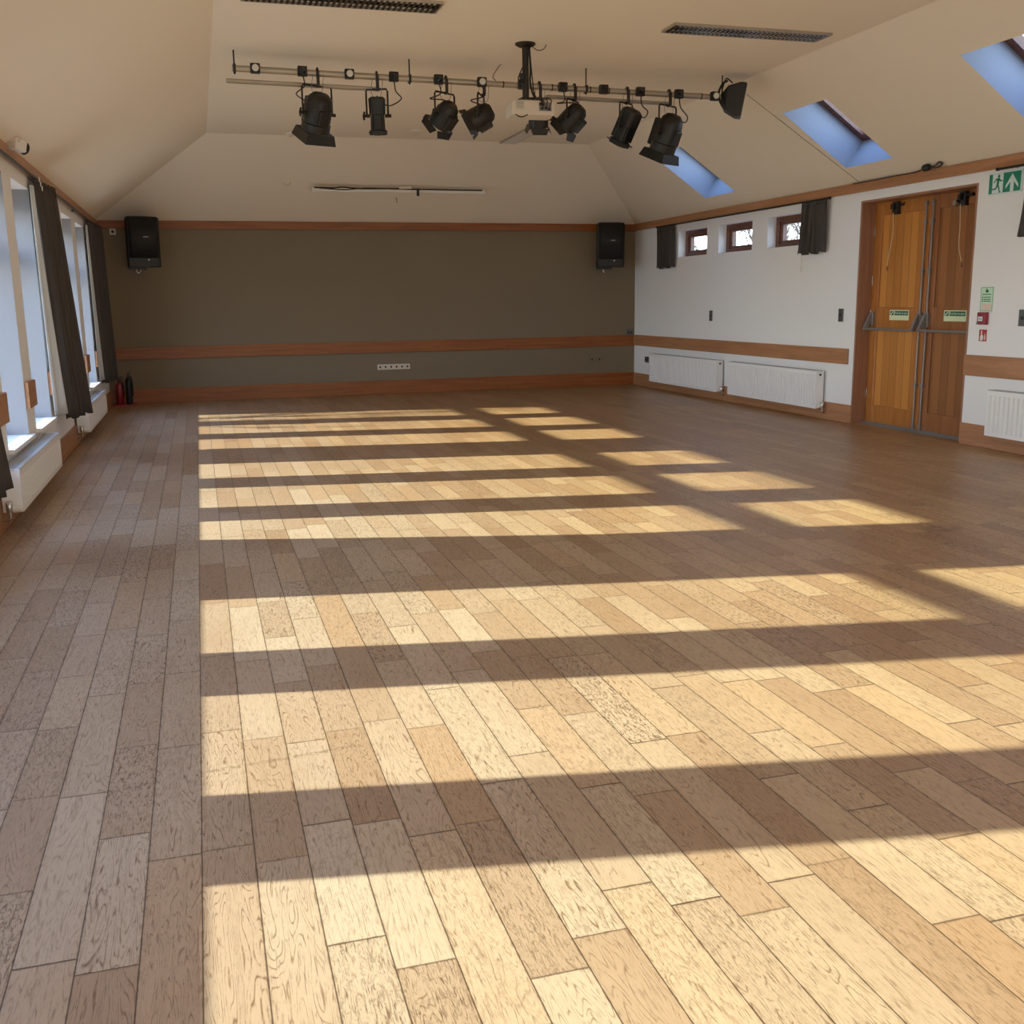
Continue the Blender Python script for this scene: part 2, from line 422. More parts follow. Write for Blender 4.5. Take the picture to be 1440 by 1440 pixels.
# window wall
XO = XL - LT
b = MB()
b.box((XO, YF-0.4, -0.12), (XL, YB+0.4, SILL-0.03)); b.box((XO, YF-0.4, HEAD), (XL, YB+0.4, ZT+0.04))
edges = [YF-0.4] + [v for w in LEFT_WINS for v in w] + [YB+0.4]
for i in range(0, len(edges), 2):
    b.box((XO, edges[i], SILL-0.03), (XL, edges[i+1], HEAD))
struct(b.build('wall_left', M['white']))
FX0, FX1 = XL-0.28, XL-0.22         # frame planes
for k, (a, c) in enumerate(LEFT_WINS):
    h = holder('window_%d' % (k+1))
    f = MB(); t_ = 0.05
    f.box((FX0, a, SILL), (FX1, a+t_, HEAD)); f.box((FX0, c-t_, SILL), (FX1, c, HEAD))
    f.box((FX0, a+t_, SILL), (FX1, c-t_, SILL+0.065)); f.box((FX0, a+t_, 2.295), (FX1, c-t_, HEAD))
    f.box((FX0, a+t_, 1.83), (FX1, c-t_, 1.975))
    f.build('window_frame', M['frame_l'], h, 0.004)
    s_ = MB(); s_.box((FX1-0.06, a+0.001, SILL-0.03), (XL, c-0.001, SILL)); s_.box((XL, a-0.05, SILL-0.03), (XL+0.045, c+0.05, SILL))
    s_.build('window_sill', M['white'], h, 0.004)
    for y0, y1 in ((a, a+.004), (c-.004, c)):
        r = MB(); r.box((FX1, y0, SILL), (XL-.001, y1, HEAD)); r.build('reveal_dimming_sheet', M['reveal'], h)  # thin greyed sheet added over the white wall to dim the reveal
    for z0, z1 in ((SILL+0.065, 1.83), (1.975, 2.295)):
        g = MB(); g.box((FX0+0.025, a+t_, z0), (FX0+0.031, c-t_, z1)); g.build('pane', M['glass'], h)

# right wall with three high windows and the doorway
b = MB()
def wall_r(y0, y1, z0, z1): b.box((XR, y0, z0), (XR+RT, y1, z1))
wall_r(YF-0.4, DY0, -0.12, ZT+0.04); wall_r(DY0, DY1, DZ, ZT+0.04); wall_r(DY1, RIGHT_WINS[0][0], -0.12, ZT+0.04)
wall_r(RIGHT_WINS[0][0], RIGHT_WINS[2][1], -0.12, RW0); wall_r(RIGHT_WINS[0][0], RIGHT_WINS[2][1], RW1, ZT+0.04)
wall_r(RIGHT_WINS[0][1], RIGHT_WINS[1][0], RW0, RW1); wall_r(RIGHT_WINS[1][1], RIGHT_WINS[2][0], RW0, RW1)
wall_r(RIGHT_WINS[2][1], YB+0.4, -0.12, ZT+0.04)
struct(b.build('wall_right', M['white']))
for k, (a, c) in enumerate(RIGHT_WINS):
    h = holder('window_%d' % (15+k))
    f = MB(); x0, x1 = XR+0.12, XR+0.185; t_ = 0.085
    f.box((x0, a, RW0), (x1, a+t_, RW1)); f.box((x0, c-t_, RW0), (x1, c, RW1))
    f.box((x0, a+t_, RW0), (x1, c-t_, RW0+0.05)); f.box((x0, a+t_, RW1-0.06), (x1, c-t_, RW1))
    f.build('window_frame', M['frame_w'], h, 0.004)
    f = MB(); q = 0.06
    f.box((x0+.02, a+t_, RW0+.05), (x1+.02, a+t_+q, RW1-.06)); f.box((x0+.02, c-t_-q, RW0+.05), (x1+.02, c-t_, RW1-.06))
    f.box((x0+.02, a+t_+q, RW0+.05), (x1+.02, c-t_-q, RW0+.05+.04)); f.box((x0+.02, a+t_+q, RW1-.06-.04), (x1+.02, c-t_-q, RW1-.06))
    f.build('sash', M['frame_w'], h, 0.003)
    g = MB(); g.box((x0+.05, a+t_+q, RW0+.09), (x0+.056, c-t_-q, RW1-.10)); g.build('pane', M['glass'], h)

b = MB(); b.box((XL-LT, YB, -0.12), (XR+RT, YB+0.3, ZT+0.04)); struct(b.build('wall_back', M['olive']))
b = MB(); b.prism([(XL-LT, YF, -0.12), (XR+RT, YF, -0.12), (XR+RT, YF, ZT+0.04), (XR, YF, ZT+.04), (XCR, YF, ZC+.05), (XCL, YF, ZC+.05), (XL, YF, ZT+.04), (XL-LT, YF, ZT+0.04)], (0, -0.3, 0))
struct(b.build('wall_front', M['white']))

m = MB(); p0, p1 = V((5.84, 10.61, slope_r(5.84))), V((7.18, 10.44, slope_r(7.18)))
m.tube([p0 - ny*.001, p1 - ny*.001], .004, 6); struct(m.build('trim_9', M['steel_grey']))

# skirting, dado rail and cornice
def bars(name, mat, boxes, bevel=0.004):
    m = MB()
    for a, c in boxes: m.box(a, c)
    return struct(m.build(name, mat, None, bevel))
bars('baseboard_left', M['trim_y'], [((XL, YF, 0), (XL+.022, YB-.022, .21))])
bars('baseboard_right', M['trim_y'], [((XR-.022, YF, 0), (XR, DY0, .21)), ((XR-.022, DY1, 0), (XR, YB-.022, .21)), ((XR-.022, DY1-.02, 0), (XR+.16, DY1, .21))])
bars('baseboard_back', M['trim_x'], [((XL, YB-.022, 0), (XR, YB, .22))])
bars('trim_1', M['trim_x'], [((XL, YB-.03, .665), (XR, YB, .845))])                       # dado, back wall
bars('trim_2', M['trim_y'], [((XR-.03, DY1+.09, .675), (XR, YB-.03, .855)), ((XR-.03, YF, .675), (XR, DY0, .875))])
boxes = [((XL, edges[i]+(0.0 if i == 0 else .01), .665), (XL+.03, min(edges[i+1]-.01, YB-.03), .875)) for i in range(0, len(edges), 2)]
bars('trim_3', M['trim_y'], boxes)
bars('trim_4', M['trim_x'], [((XL, YB-.035, 2.575), (XR, YB, ZT))])
bars('trim_5', M['trim_y'], [((XR-.035, YF, 2.585), (XR, YB-.035, ZT))])
bars('trim_6', M['trim_y'], [((XL, YF, 2.585), (XL+.035, YB-.035, ZT))])
# timber lining of the doorway and the metal threshold
bars('trim_7', M['trim_z'], [((XR-.004, DY1-.025, 0), (XR+.24, DY1, DZ)), ((XR-.004, DY0, 0), (XR+.24, DY0+.025, DZ)), ((XR-.004, DY0+.025, DZ-.025), (XR+.24, DY1-.025, DZ)), ((XR+.228, DY0+.025, 0), (XR+.24, DY0+.06, DZ-.025)), ((XR+.228, DY1-.06, 0), (XR+.24, DY1-.025, DZ-.025)), ((XR+.228, DY0+.06, DZ-.06), (XR+.24, DY1-.06, DZ-.025)), ((XR+.228, 9.40, 0), (XR+.24, 9.47, DZ-.06))])
bars('trim_8', M['steel_grey'], [((XR+.11, DY0+.025, 0), (XR+.165, DY1-.025, .012)), ((XR+.125, DY0+.025, .012), (XR+.14, DY1-.025, .02)), ((XR+.165, DY0+.025, 0), (XR+.24, DY1-.025, .026))], 0.002)

# ------------------------------------------------------------------ DOORS
def door(name, y0, y1, ms, mp, far, label):
    h = holder(name, (0, 0, 0), label)
    xf, xb = XR+.175, XR+.225
    st = .13
    lock_w = .13
    f = MB()
    f.box((xf, y0, .025), (xb, y0+st, 2.464)); f.box((xf, y1-st, .025), (xb, y1, 2.464))
    f.box((xf, y0+st, .025), (xb, y1-st, .22)); f.box((xf, y0+st, 1.08), (xb, y1-st, 1.325)); f.box((xf, y0+st, 2.325), (xb, y1-st, 2.464))
    f.build('door_leaf', ms, h, 0.005)
    for z0, z1 in ((.22, 1.08), (1.325, 2.325)):
        p = MB(); p.box((xf+.018, y0+st, z0), (xb-.008, y1-st, z1)); p.build('door_panel', mp, h)
    # panic bolt at the meeting stile: upright rod, two arms and push bar
    yr = (y0+.055) if far else (y1-.055)
    r = MB(); r.tube([(xf-.018, yr, .02), (xf-.018, yr, 2.40)], .009)
    for z in (.06, .5, 1.7, 2.2, 2.39): r.box((xf-.03, yr-.018, z-.02), (xf, yr+.018, z+.02))
    r.build('bolt_rod', M['steel_grey'], h, 0, True)
    bar = MB(); bar.tube([(xf-.105, y0+.03, 1.085), (xf-.105, y1-.03, 1.085)], .014, 12)
    bar.build('push_bar', M['steel_grey'], h, 0, True)
    for ya in (yr, (y1-.055) if far else (y0+.055)):
        k = MB(); k.box((xf-.035, ya-.035, 1.12), (xf, ya+.035, 1.27))
        k.prism([(xf-.035, ya-.02, 1.25), (xf-.055, ya-.02, 1.245), (xf-.125, ya-.02, 1.085), (xf-.09, ya-.02, 1.07), (xf-.035, ya-.02, 1.15)], (0, .04, 0))
        k.build('bar_arm', M['steel_grey'], h, 0.004)
    hg = MB()
    yh = y1 if far else y0
    for z in (.35, 1.25, 1.62, 2.15): hg.box((xf-.006, yh-.012, z-.05), (xf+.03, yh+.012, z+.05))
    hg.build('hinge', M['chrome'], h, 0.002)
    # push bar notice
    ys_ = 9.69 if far else 8.80
    s_ = MB(); s_.box((xf-.003, ys_, 1.185), (xf, ys_+.33, 1.295)); sg = s_.build('door_sign', M['glow'], h); note(sg, 'cream and green push bar notice')
    g = MB(); g.box((xf-.004, ys_+.012, 1.238), (xf-.003, ys_+.245, 1.285)); g.box((xf-.004, ys_+.26, 1.238), (xf-.003, ys_+.318, 1.285)); g.build('sign_band', M['green_d'], sg)
    p = MB()  # white pictogram: door edge and pushing figure
    x = xf-.0046
    p.prism([(x, ys_+.315, 1.252), (x, ys_+.300, 1.242), (x, ys_+.268, 1.272), (x, ys_+.275, 1.282), (x, ys_+.298, 1.258)], (.0004, 0, 0))
    p.build('pictogram', M['sign_w'], sg)
    lettering('Push bar to open', .031, sg, M['sign_w'], (xf-.0042, ys_+.238, 1.262), (PI/2, 0, -PI/2))
    return h
YM = 9.435
door('door_1', YM+.0015, DY1-.0255, M['door_a'], M['plank_a'], True, 'boarded door leaf with light painted in as gold, the one beside the high windows')
door('door_2', DY0+.0255, YM-.0015, M['door_b'], M['plank_b'], False, 'browner boarded door leaf beside the exit sign')

# latch with pull cord above each leaf
def pull_catch(y, ye, label, lens):
    x = XR+.175
    t = thing('door_catch', label, 'door catch', (x, y, 2.35), 0, 'cord operated catches over the doors')
    m = MB(); m.box((-.05, -.05, -.035), (0, .04, .10)); m.box((-.085, -.022, .02), (-.05, .022, .075)); m.build('housing', M['black'], t, .006)
    m = MB(); m.box((-.035, -.13 if lens else -.10, .05), (0, -.05, .075)); m.tube([(-.02, -.09, .06), (-.02, -.13, .075)], .01); m.build('arm', M['black2'], t, .003)
    if lens:
        m = MB(); m.lathe([(.028, 0), (.036, .03), (.03, .05)], (-.09, .05, -.005), 14, 'x'); m.build('roller', M['chrome'], t, 0, True)
    m = MB(); e = ye - y
    pts = curve_pts([(-.06, -.0, -.02), (-.062, -.02*(1 if lens else 1), -.22), (-.06, e*.35, -.42), (-.05, e, -.575)], 8)
    m.tube(pts, .0045, 6); m.build('cord', M['rope'], t, 0, True)
    m = MB(); m.lathe([(.004, .02), (.012, .012), (.016, -.012), (.010, -.03), (.002, -.034)], (-.05, e, -.60), 12); m.build('cord_knob', M['frame_l'], t, 0, True)
pull_catch(9.98, 10.05, 'black catch with pull cord over the golden door leaf', False)
pull_catch(8.93, 8.87, 'black catch with metal roller and pull cord over the browner door leaf', True)

# ------------------------------------------------------------------ RADIATORS (local: back at x=0, front towards +x)
def radiator(loc, rotz, L, H, D, label, flip=1, group=None):
    t = thing('radiator', label, 'radiator', loc, rotz, group)
    m = MB(); pitch = .058; n = int(L/pitch); rib = []
    y0 = -L/2
    poly = []
    for i in range(n):
        a = y0 + L*i/n; w = L/n
        poly += [(D, a), (D, a+w*.62), (D-.016, a+w*.72), (D-.016, a+w*.90)]
    poly += [(D, L/2), (D-.02, L/2), (D-.02, -L/2)]
    m.rings([[V((p[0], p[1], .035)) for p in poly], [V((p[0], p[1], H-.05)) for p in poly]])
    m.box((D-.02, -L/2, 0), (D+.001, L/2, .035)); m.box((D-.02, -L/2, H-.05), (D+.001, L/2, H-.006))
    m.build('front_panel', M['rad'], t)
    m = MB(); m.box((.03, -L/2+.02, .01), (.045, L/2-.02, H-.03)); m.box((.045, -L/2+.05, .02), (D-.02, -L/2+.08, H-.04)); m.box((.045, L/2-.08, .02), (D-.02, L/2-.05, H-.04)); m.build('rear_panel', M['rad'], t)
    for s_ in (-1, 1):
        m = MB(); m.box((.025, s_*(L/2)-.004, 0), (D+.001, s_*(L/2)+.004, H)); m.build('side_panel', M['rad'], t, .002)
        m = MB(); m.box((.003, s_*L*.36-.02, .08), (.03, s_*L*.36+.02, H-.05)); m.build('wall_bracket', M['rad'], t)
    m = MB(); m.box((.03, -L/2, H-.006), (.042, L/2, H)); m.box((D-.03, -L/2, H-.006), (D, L/2, H))
    k = int(L/.03)
    for i in range(k+1):
        y = -L/2 + L*i/k; m.box((.042, y-.007, H-.006), (D-.03, y+.007, H-.001))
    m.build('top_grille', M['radgrille'], t)
    yv = flip*(-(L/2))
    m = MB(); m.tube([(D*.5, yv, .03), (D*.5, yv-flip*.045, .03)], .012, 10); m.lathe([(.019, -.02), (.022, .0), (.022, .045), (.014, .055)], (D*.5, yv-flip*.055, .03), 12); v = m.build('valve', M['chrome'], t, 0, True)
    m = MB(); m.lathe([(.022, 0), (.024, .01), (.022, .05), (.012, .06)], (D*.5+.02, yv-flip*.055, .03), 12, 'x'); m.build('valve_cap', M['plast'], v, 0, True)
    m = MB(); m.tube([(D*.5, yv-flip*.055, .015), (D*.5, yv-flip*.055, -.03), (D*.5-.02, yv-flip*.056, -.045), (.024, yv-flip*.056, -.046)], .0085, 8); m.build('pipe', M['chrome'], v, 0, True)
    if flip < 0:
        m = MB(); m.tube([(D*.6, yv, H-.05), (D*.6, yv-flip*.012, H-.05)], .014, 10); m.build('bleed_plug', M['black'], t, 0, True)
    return t
# left wall: local +x is world +x ; the valve sits at the near end
rz = 0
radiator((XL+.003, 8.44, .125), rz, 2.10, .285, .15, 'white panel radiator under the window sill, beyond the near charcoal curtain', 1)
radiator((XL+.003, 13.10, .125), rz, 2.28, .28, .15, 'white panel radiator beneath the sill past the middle charcoal curtain', 1)
radiator((XR-.003, 14.65, .125), PI, 2.34, .455, .125, 'shorter white ribbed radiator nearest the olive back wall', -1)
radiator((XR-.003, 12.04, .125), PI, 2.20, .455, .125, 'white ribbed radiator between the doorway and another radiator', -1)
radiator((XR-.003, 7.0, .14), PI, 2.16, .43, .125, 'white ribbed radiator below the fire notices, cut by the frame edge', -1)

# ------------------------------------------------------------------ CURTAINS
def curtain(name, label, path_top, path_bot, zt, zb, folds, depth, lining=None, group=None, loc=None, amp_b=None, wall_dir=1, ease=1.0):
    """path_*: (x,y) polylines along the hanging; folds are waves across it"""
    t = thing(name, label, 'curtain', loc or (path_top[0][0], path_top[0][1], zb), 0, group)
    o = V(t.location)
    N = folds*12; K = 22
    def along(path, s_):
        d = [0]
        for a, c in zip(path, path[1:]): d.append(d[-1] + math.dist(a, c))
        q = s_*d[-1]
        for i in range(len(path)-1):
            if q <= d[i+1] + 1e-9:
                f = (q-d[i])/max(1e-9, d[i+1]-d[i]); a, c = path[i], path[i+1]
                return V((a[0]+(c[0]-a[0])*f, a[1]+(c[1]-a[1])*f, 0)), V((c[0]-a[0], c[1]-a[1], 0)).normalized()
        return V((*path[-1], 0)), V((1, 0, 0))
    rows = []
    for k in range(K+1):
        h = k/K; row = []; e = h**ease
        for i in range(N+1):
            s_ = i/N
            pt, dt = along(path_top, s_); pb, db = along(path_bot, s_)
            p = pt.lerp(pb, e); d = dt.lerp(db, e).normalized(); nrm = V((d.y, -d.x, 0))*wall_dir
            A = depth*(0.75 + 0.5*h)
            w = math.sin(2*PI*folds*s_ + .9*math.sin(7*s_+2*h)) * A * (0.8+0.3*math.sin(19*s_))
            w2 = math.cos(4*PI*folds*s_) * A*.25
            p = p + nrm*w + d*w2
            z = zt + (zb-zt)*h + (0.012*math.sin(2*PI*folds*s_*.5) if k == K else 0)
            row.append(V((p.x, p.y, z)) - o)
        rows.append(row)
    m = MB(); m.rings(rows, False, False)
    ob = m.build('curtain_cloth', M['curtain'], t, 0, True)
    sd = ob.modifiers.new('thick', 'SOLIDIFY'); sd.thickness = .004
    m = MB(); top = [r for r in rows[0]]
    hd = [[p + V((0, 0, .001)) for p in top], [p + V((0, 0, .03)) for p in top]]
    m.rings(hd, False, False); ht = m.build('heading_tape', M['curtain'], t, 0, True)
    sd = ht.modifiers.new('thick', 'SOLIDIFY'); sd.thickness = .006
    return t, o
def add_lining(t, o, top, bot, zt, zb):
    m = MB(); K = 14; N = 24; rows = []
    for k in range(K+1):
        h = k/K; row = []
        for i in range(N+1):
            s_ = i/N
            x = top[0][0]+(top[1][0]-top[0][0])*s_; y = top[0][1]+(top[1][1]-top[0][1])*s_
            xb = bot[0][0]+(bot[1][0]-bot[0][0])*s_; yb = bot[0][1]+(bot[1][1]-bot[0][1])*s_
            e = h**1.3
            row.append(V((x+(xb-x)*e + .008*math.sin(s_*9), y+(yb-y)*e, zt+(zb-zt)*h)) - o)
        rows.append(row)
    m.rings(rows, False, False); ob = m.build('lining', M['lining'], t, 0, True)
    sd = ob.modifiers.new('thick', 'SOLIDIFY'); sd.thickness = .003
    note(ob, 'pale blue-white lining turned out along the edge')

LW = XL
g_ = 'charcoal curtains on the tall windows'
t, o = curtain('curtain', 'charcoal full-length curtain between two groups of tall windows, pale lining showing', [(-1.285, 10.25), (-1.25, 10.7), (-1.215, 11.08)], [(-1.225, 10.53), (-1.16, 10.9), (-1.085, 11.24)], 2.53, .415, 6, .026, group=g_, wall_dir=-1)
add_lining(t, o, [(-1.325, 10.20), (-1.305, 10.26)], [(-1.325, 10.34), (-1.235, 10.50)], 2.5, .475)
t, o = curtain('curtain', 'charcoal full-length curtain in the corner by the olive back wall', [(-1.30, 15.0), (-1.24, 15.4), (-1.225, 16.3)], [(-1.29, 15.25), (-1.23, 15.7), (-1.20, 16.40)], 2.53, .42, 7, .028, group=g_, wall_dir=-1)
add_lining(t, o, [(-1.318, 14.93), (-1.305, 15.0)], [(-1.318, 15.0), (-1.285, 15.28)], 2.5, .475)
t, o = curtain('curtain', 'charcoal curtain hem at the near end of the window wall, only its corner in view', [(-1.29, 5.62), (-1.24, 6.0), (-1.22, 6.42)], [(-1.28, 5.7), (-1.22, 6.3), (-1.155, 6.88)], 2.53, .365, 7, .02, group=g_, wall_dir=-1, ease=1.4)

gR = 'short charcoal curtains on the high windows'
curtain('curtain', 'short charcoal curtain at the far end of the high windows', [(XR-.075, 15.10), (XR-.075, 15.72)], [(XR-.07, 15.10), (XR-.07, 15.72)], 2.53, 1.93, 5, .028, group=gR)
curtain('curtain', 'short charcoal curtain covering the edge of the high window nearest the doorway', [(XR-.08, 10.98), (XR-.08, 11.50)], [(XR-.075, 10.99), (XR-.075, 11.56)], 2.53, 1.96, 5, .030, group=gR)
curtain('curtain', 'short charcoal curtain beside the green running-man sign', [(XR-.08, 7.2), (XR-.08, 7.86)], [(XR-.075, 7.2), (XR-.075, 7.93)], 2.53, 1.96, 6, .030, group=gR)

def rail(label, x, y0, y1, side, n=10):
    t = thing('curtain_rail', label, 'curtain rail', (x, y0, 2.565), 0, 'dark curtain rails')
    L = y1-y0
    m = MB(); m.box((-.012, 0, 0), (.012, L, .02)); m.build('track', M['black'], t, .002)
    for q in (.04, .5, .96):
        m = MB(); m.box((-.008, L*q-.012, .004), (side*(abs(x-(XL if side < 0 else XR))), L*q+.012, .018)); m.build('bracket', M['black'], t)
    
    for q in (-.012, L):
        m = MB(); m.box((-.016, q, -.004), (.016, q+.012, .024)); m.build('end_stop', M['black2'], t)
    return t
rail('thin dark curtain rail under the timber cornice, over the near tall windows', XL+.055, 5.55, 10.9, -1)
rail('thin dark curtain rail under the timber cornice by the back corner', XL+.055, 11.05, 16.4, -1)
rail('dark curtain rail above the three high windows', XR-.055, 10.95, 15.75, 1)
rail('dark curtain rail end beside the green running-man sign', XR-.055, 3.5, 8.25, 1)

# curtain hooks hanging loose on the near rail
t = thing('curtain_hook_chain', 'loose white curtain hooks dangling at the top of the middle charcoal curtain', 'curtain hooks', (XL+.105, 10.25, 2.52))
for k in range(3):
    m = MB(); c = V((.006*k, .02*k, .03-.035*k)); m.tube([c+V((.0, .014*math.cos(a), .018*math.sin(a))) for a in [i*PI/6 for i in range(11)]], .0035, 6); m.build('hook', M['plast'], t, 0, True)
t = thing('pull_cord', 'thin white cord hanging below the short curtain nearest the doorway', 'pull cord', (XR-.075, 11.46, 1.97))
m = MB(); m.tube([(0, 0, 0), (.002, .004, -.08), (0, 0, -.15)], .004, 6); m.build('cord', M['plast'], t, 0, True)
m = MB(); m.lathe([(.003, .03), (.009, .02), (.009, -.045), (.004, -.05)], (0, 0, -.17), 10); m.build('cord_end', M['plast'], t, 0, True)

# ------------------------------------------------------------------ WALL-MOUNTED SPEAKERS
def speaker(loc, label, yaw, pitch, wall_pt):
    t = thing('wall_speaker', label, 'speaker', loc, 0, 'black loudspeakers on the back wall')
    R = (Matrix.Rotation(yaw, 4, 'Z') @ Matrix.Rotation(pitch, 4, 'X'))
    m = MB(R); w, d, h = .235, .30, .355
    poly = [(-w, -.12), (-w*.9, -.15), (w*.9, -.15), (w, -.12), (w*.72, .17), (-w*.72, .17)]
    m.rings([[V((x, y, -h)) for x, y in poly], [V((x, y, h*.93)) for x, y in poly], [V((x*.9, y*.9, h)) for x, y in poly]])
    m.build('cabinet', M['black2'], t, .012)
    m = MB(R); rr = []
    for k in range(9):
        a = -1+2*k/8; rr.append([V((a*w*.86, -.152-.018*(1-a*a), -h*.62)), V((a*w*.86, -.152-.018*(1-a*a), h*.93))])
    m.rings(rr, False, False); g = m.build('grille', M['grille'], t, 0, True)
    sd = g.modifiers.new('thick', 'SOLIDIFY'); sd.thickness = .006
    m = MB(R); m.lathe([(.12, -.158), (.095, -.150), (.03, -.146), (.002, -.148)], (0, 0, -.02), 24, 'y'); m.build('woofer', M['black'], t, 0, True)
    m = MB(R); m.box((-.11, -.158, .2), (.11, -.150, .31)); m.build('horn', M['black'], t, .01)
    m = MB(R); m.box((.0, -.176, .07), (.07, -.168, .085)); m.build('badge', M['steel_grey'], t)
    m = MB(R); m.lathe([(.010, 0), (.010, .012)], (.06, -.165, -.245), 10, 'y'); m.build('indicator_light', M['led'], t, 0, True)
    m = MB(); wp = V(wall_pt)-V(loc); q = R @ V((0, .15, -.05))
    m.tube([q, q.lerp(wp, .5)+V((0, 0, -.02)), wp], .022, 10); m.box(wp+V((-.06, -.012, -.1)), wp+V((.06, 0, .1)))
    m.build('bracket', M['black'], t, 0, False)
    m = MB(R); m.box((-.2, .02, -h-.045), (.05, .12, -h+.005)); m.build('mounting_shoe', M['black'], t, .004)
    m = MB(); c = R @ V((-.1, .06, -h-.03)); m.tube(curve_pts([c, c+V((.02, .02, -.06)), c+V((.06, .08, -.03)), wp+V((.02, -.02, -.2))], 6), .006, 6); m.build('cable', M['plast'], t, 0, True)
speaker((-.70, 16.40, 2.37), 'black wall speaker in the corner by the tall windows', math.radians(10), math.radians(6), (-.66, YB-.002, 2.40))
speaker((6.60, 16.42, 2.34), 'black wall speaker in the corner by the white wall', math.radians(-14), math.radians(6), (6.62, YB-.002, 2.36))

# ------------------------------------------------------------------ LIGHTING BAR
YBAR = 10.25
def zbar(x): return 3.545 - (x-.46)*.0125
bar = thing('lighting_bar', 'long aluminium lighting bar with socket boxes hung below the ceiling', 'lighting bar', (0, YBAR, 0))
m = MB(); m.tube([(.455, 0, zbar(.455)), (5.42, 0, zbar(5.42))], .028, 14); m.build('bar_tube', M['alu'], bar, 0, True)
for (a, c, dz) in ((.40, 1.80, -.095), (3.46, 4.77, -.075)):
    m = MB(); za, zc = zbar(a)+dz, zbar(c)+dz
    for dy in (-.03, .03):
        m.tube([(a, dy+.06, za), (c, dy+.06, zc)], .012, 8)
    m.prism([(a, .035, za-.018), (a, .085, za-.018), (a, .085, za+.012), (a, .035, za+.012)], (c-a, 0, zc-za)); m.build('lower_rail', M['alu'], bar, .002)
for x in (.475, 2.08, 3.86, 5.36):
    m = MB(); m.tube([(x, 0, zbar(x)-.05), (x, 0, ZC)], .007, 8); m.box((x-.012, -.034, zbar(x)-.035), (x+.012, .034, zbar(x)+.035)); m.build('drop_rod', M['black'], bar)
for x in (3.30, 3.5, 3.9, 4.1, 5.12, 3.0):
    m = MB(); m.lathe([(.031, -.006), (.031, .006)], (x, 0, zbar(x)), 12, 'x'); m.build('cable_tie', M['black'], bar)
SOCK = [(.655, 1), (1.075, 0), (1.505, 1), (1.92, 0), (2.35, 0), (2.775, 1), (3.185, 0), (3.60, 0), (4.03, 0), (4.425, 0), (4.85, 0), (5.255, 1)]
for x, wht in SOCK:
    z = zbar(x)
    m = MB(); m.box((x-.043, -.075, z-.043), (x+.043, -.02, z+.043)); bx = m.build('socket_box', M['black2'], bar, .006)
    m = MB()
    if wht: 
        m.lathe([(.030, 0), (.030, -.012), (.024, -.014), (.022, -.006)], (x, -.074, z), 18, 'y'); m.build('socket_face', M['plast'], bx, 0, True)
    else:
        m.lathe([(.026, 0), (.024, -.03), (.014, -.05)], (x, -.074, z-.004), 14, 'y'); m.build('plug', M['black'], bx, 0, True)
m = MB(); m.tube(curve_pts([(2.93, 0, zbar(2.93)+.03), (2.90, .0, 3.58), (2.95, 0, 3.66), (2.99, .02, 3.70)], 8), .004, 6); m.build('loose_wire', M['black'], bar, 0, True)

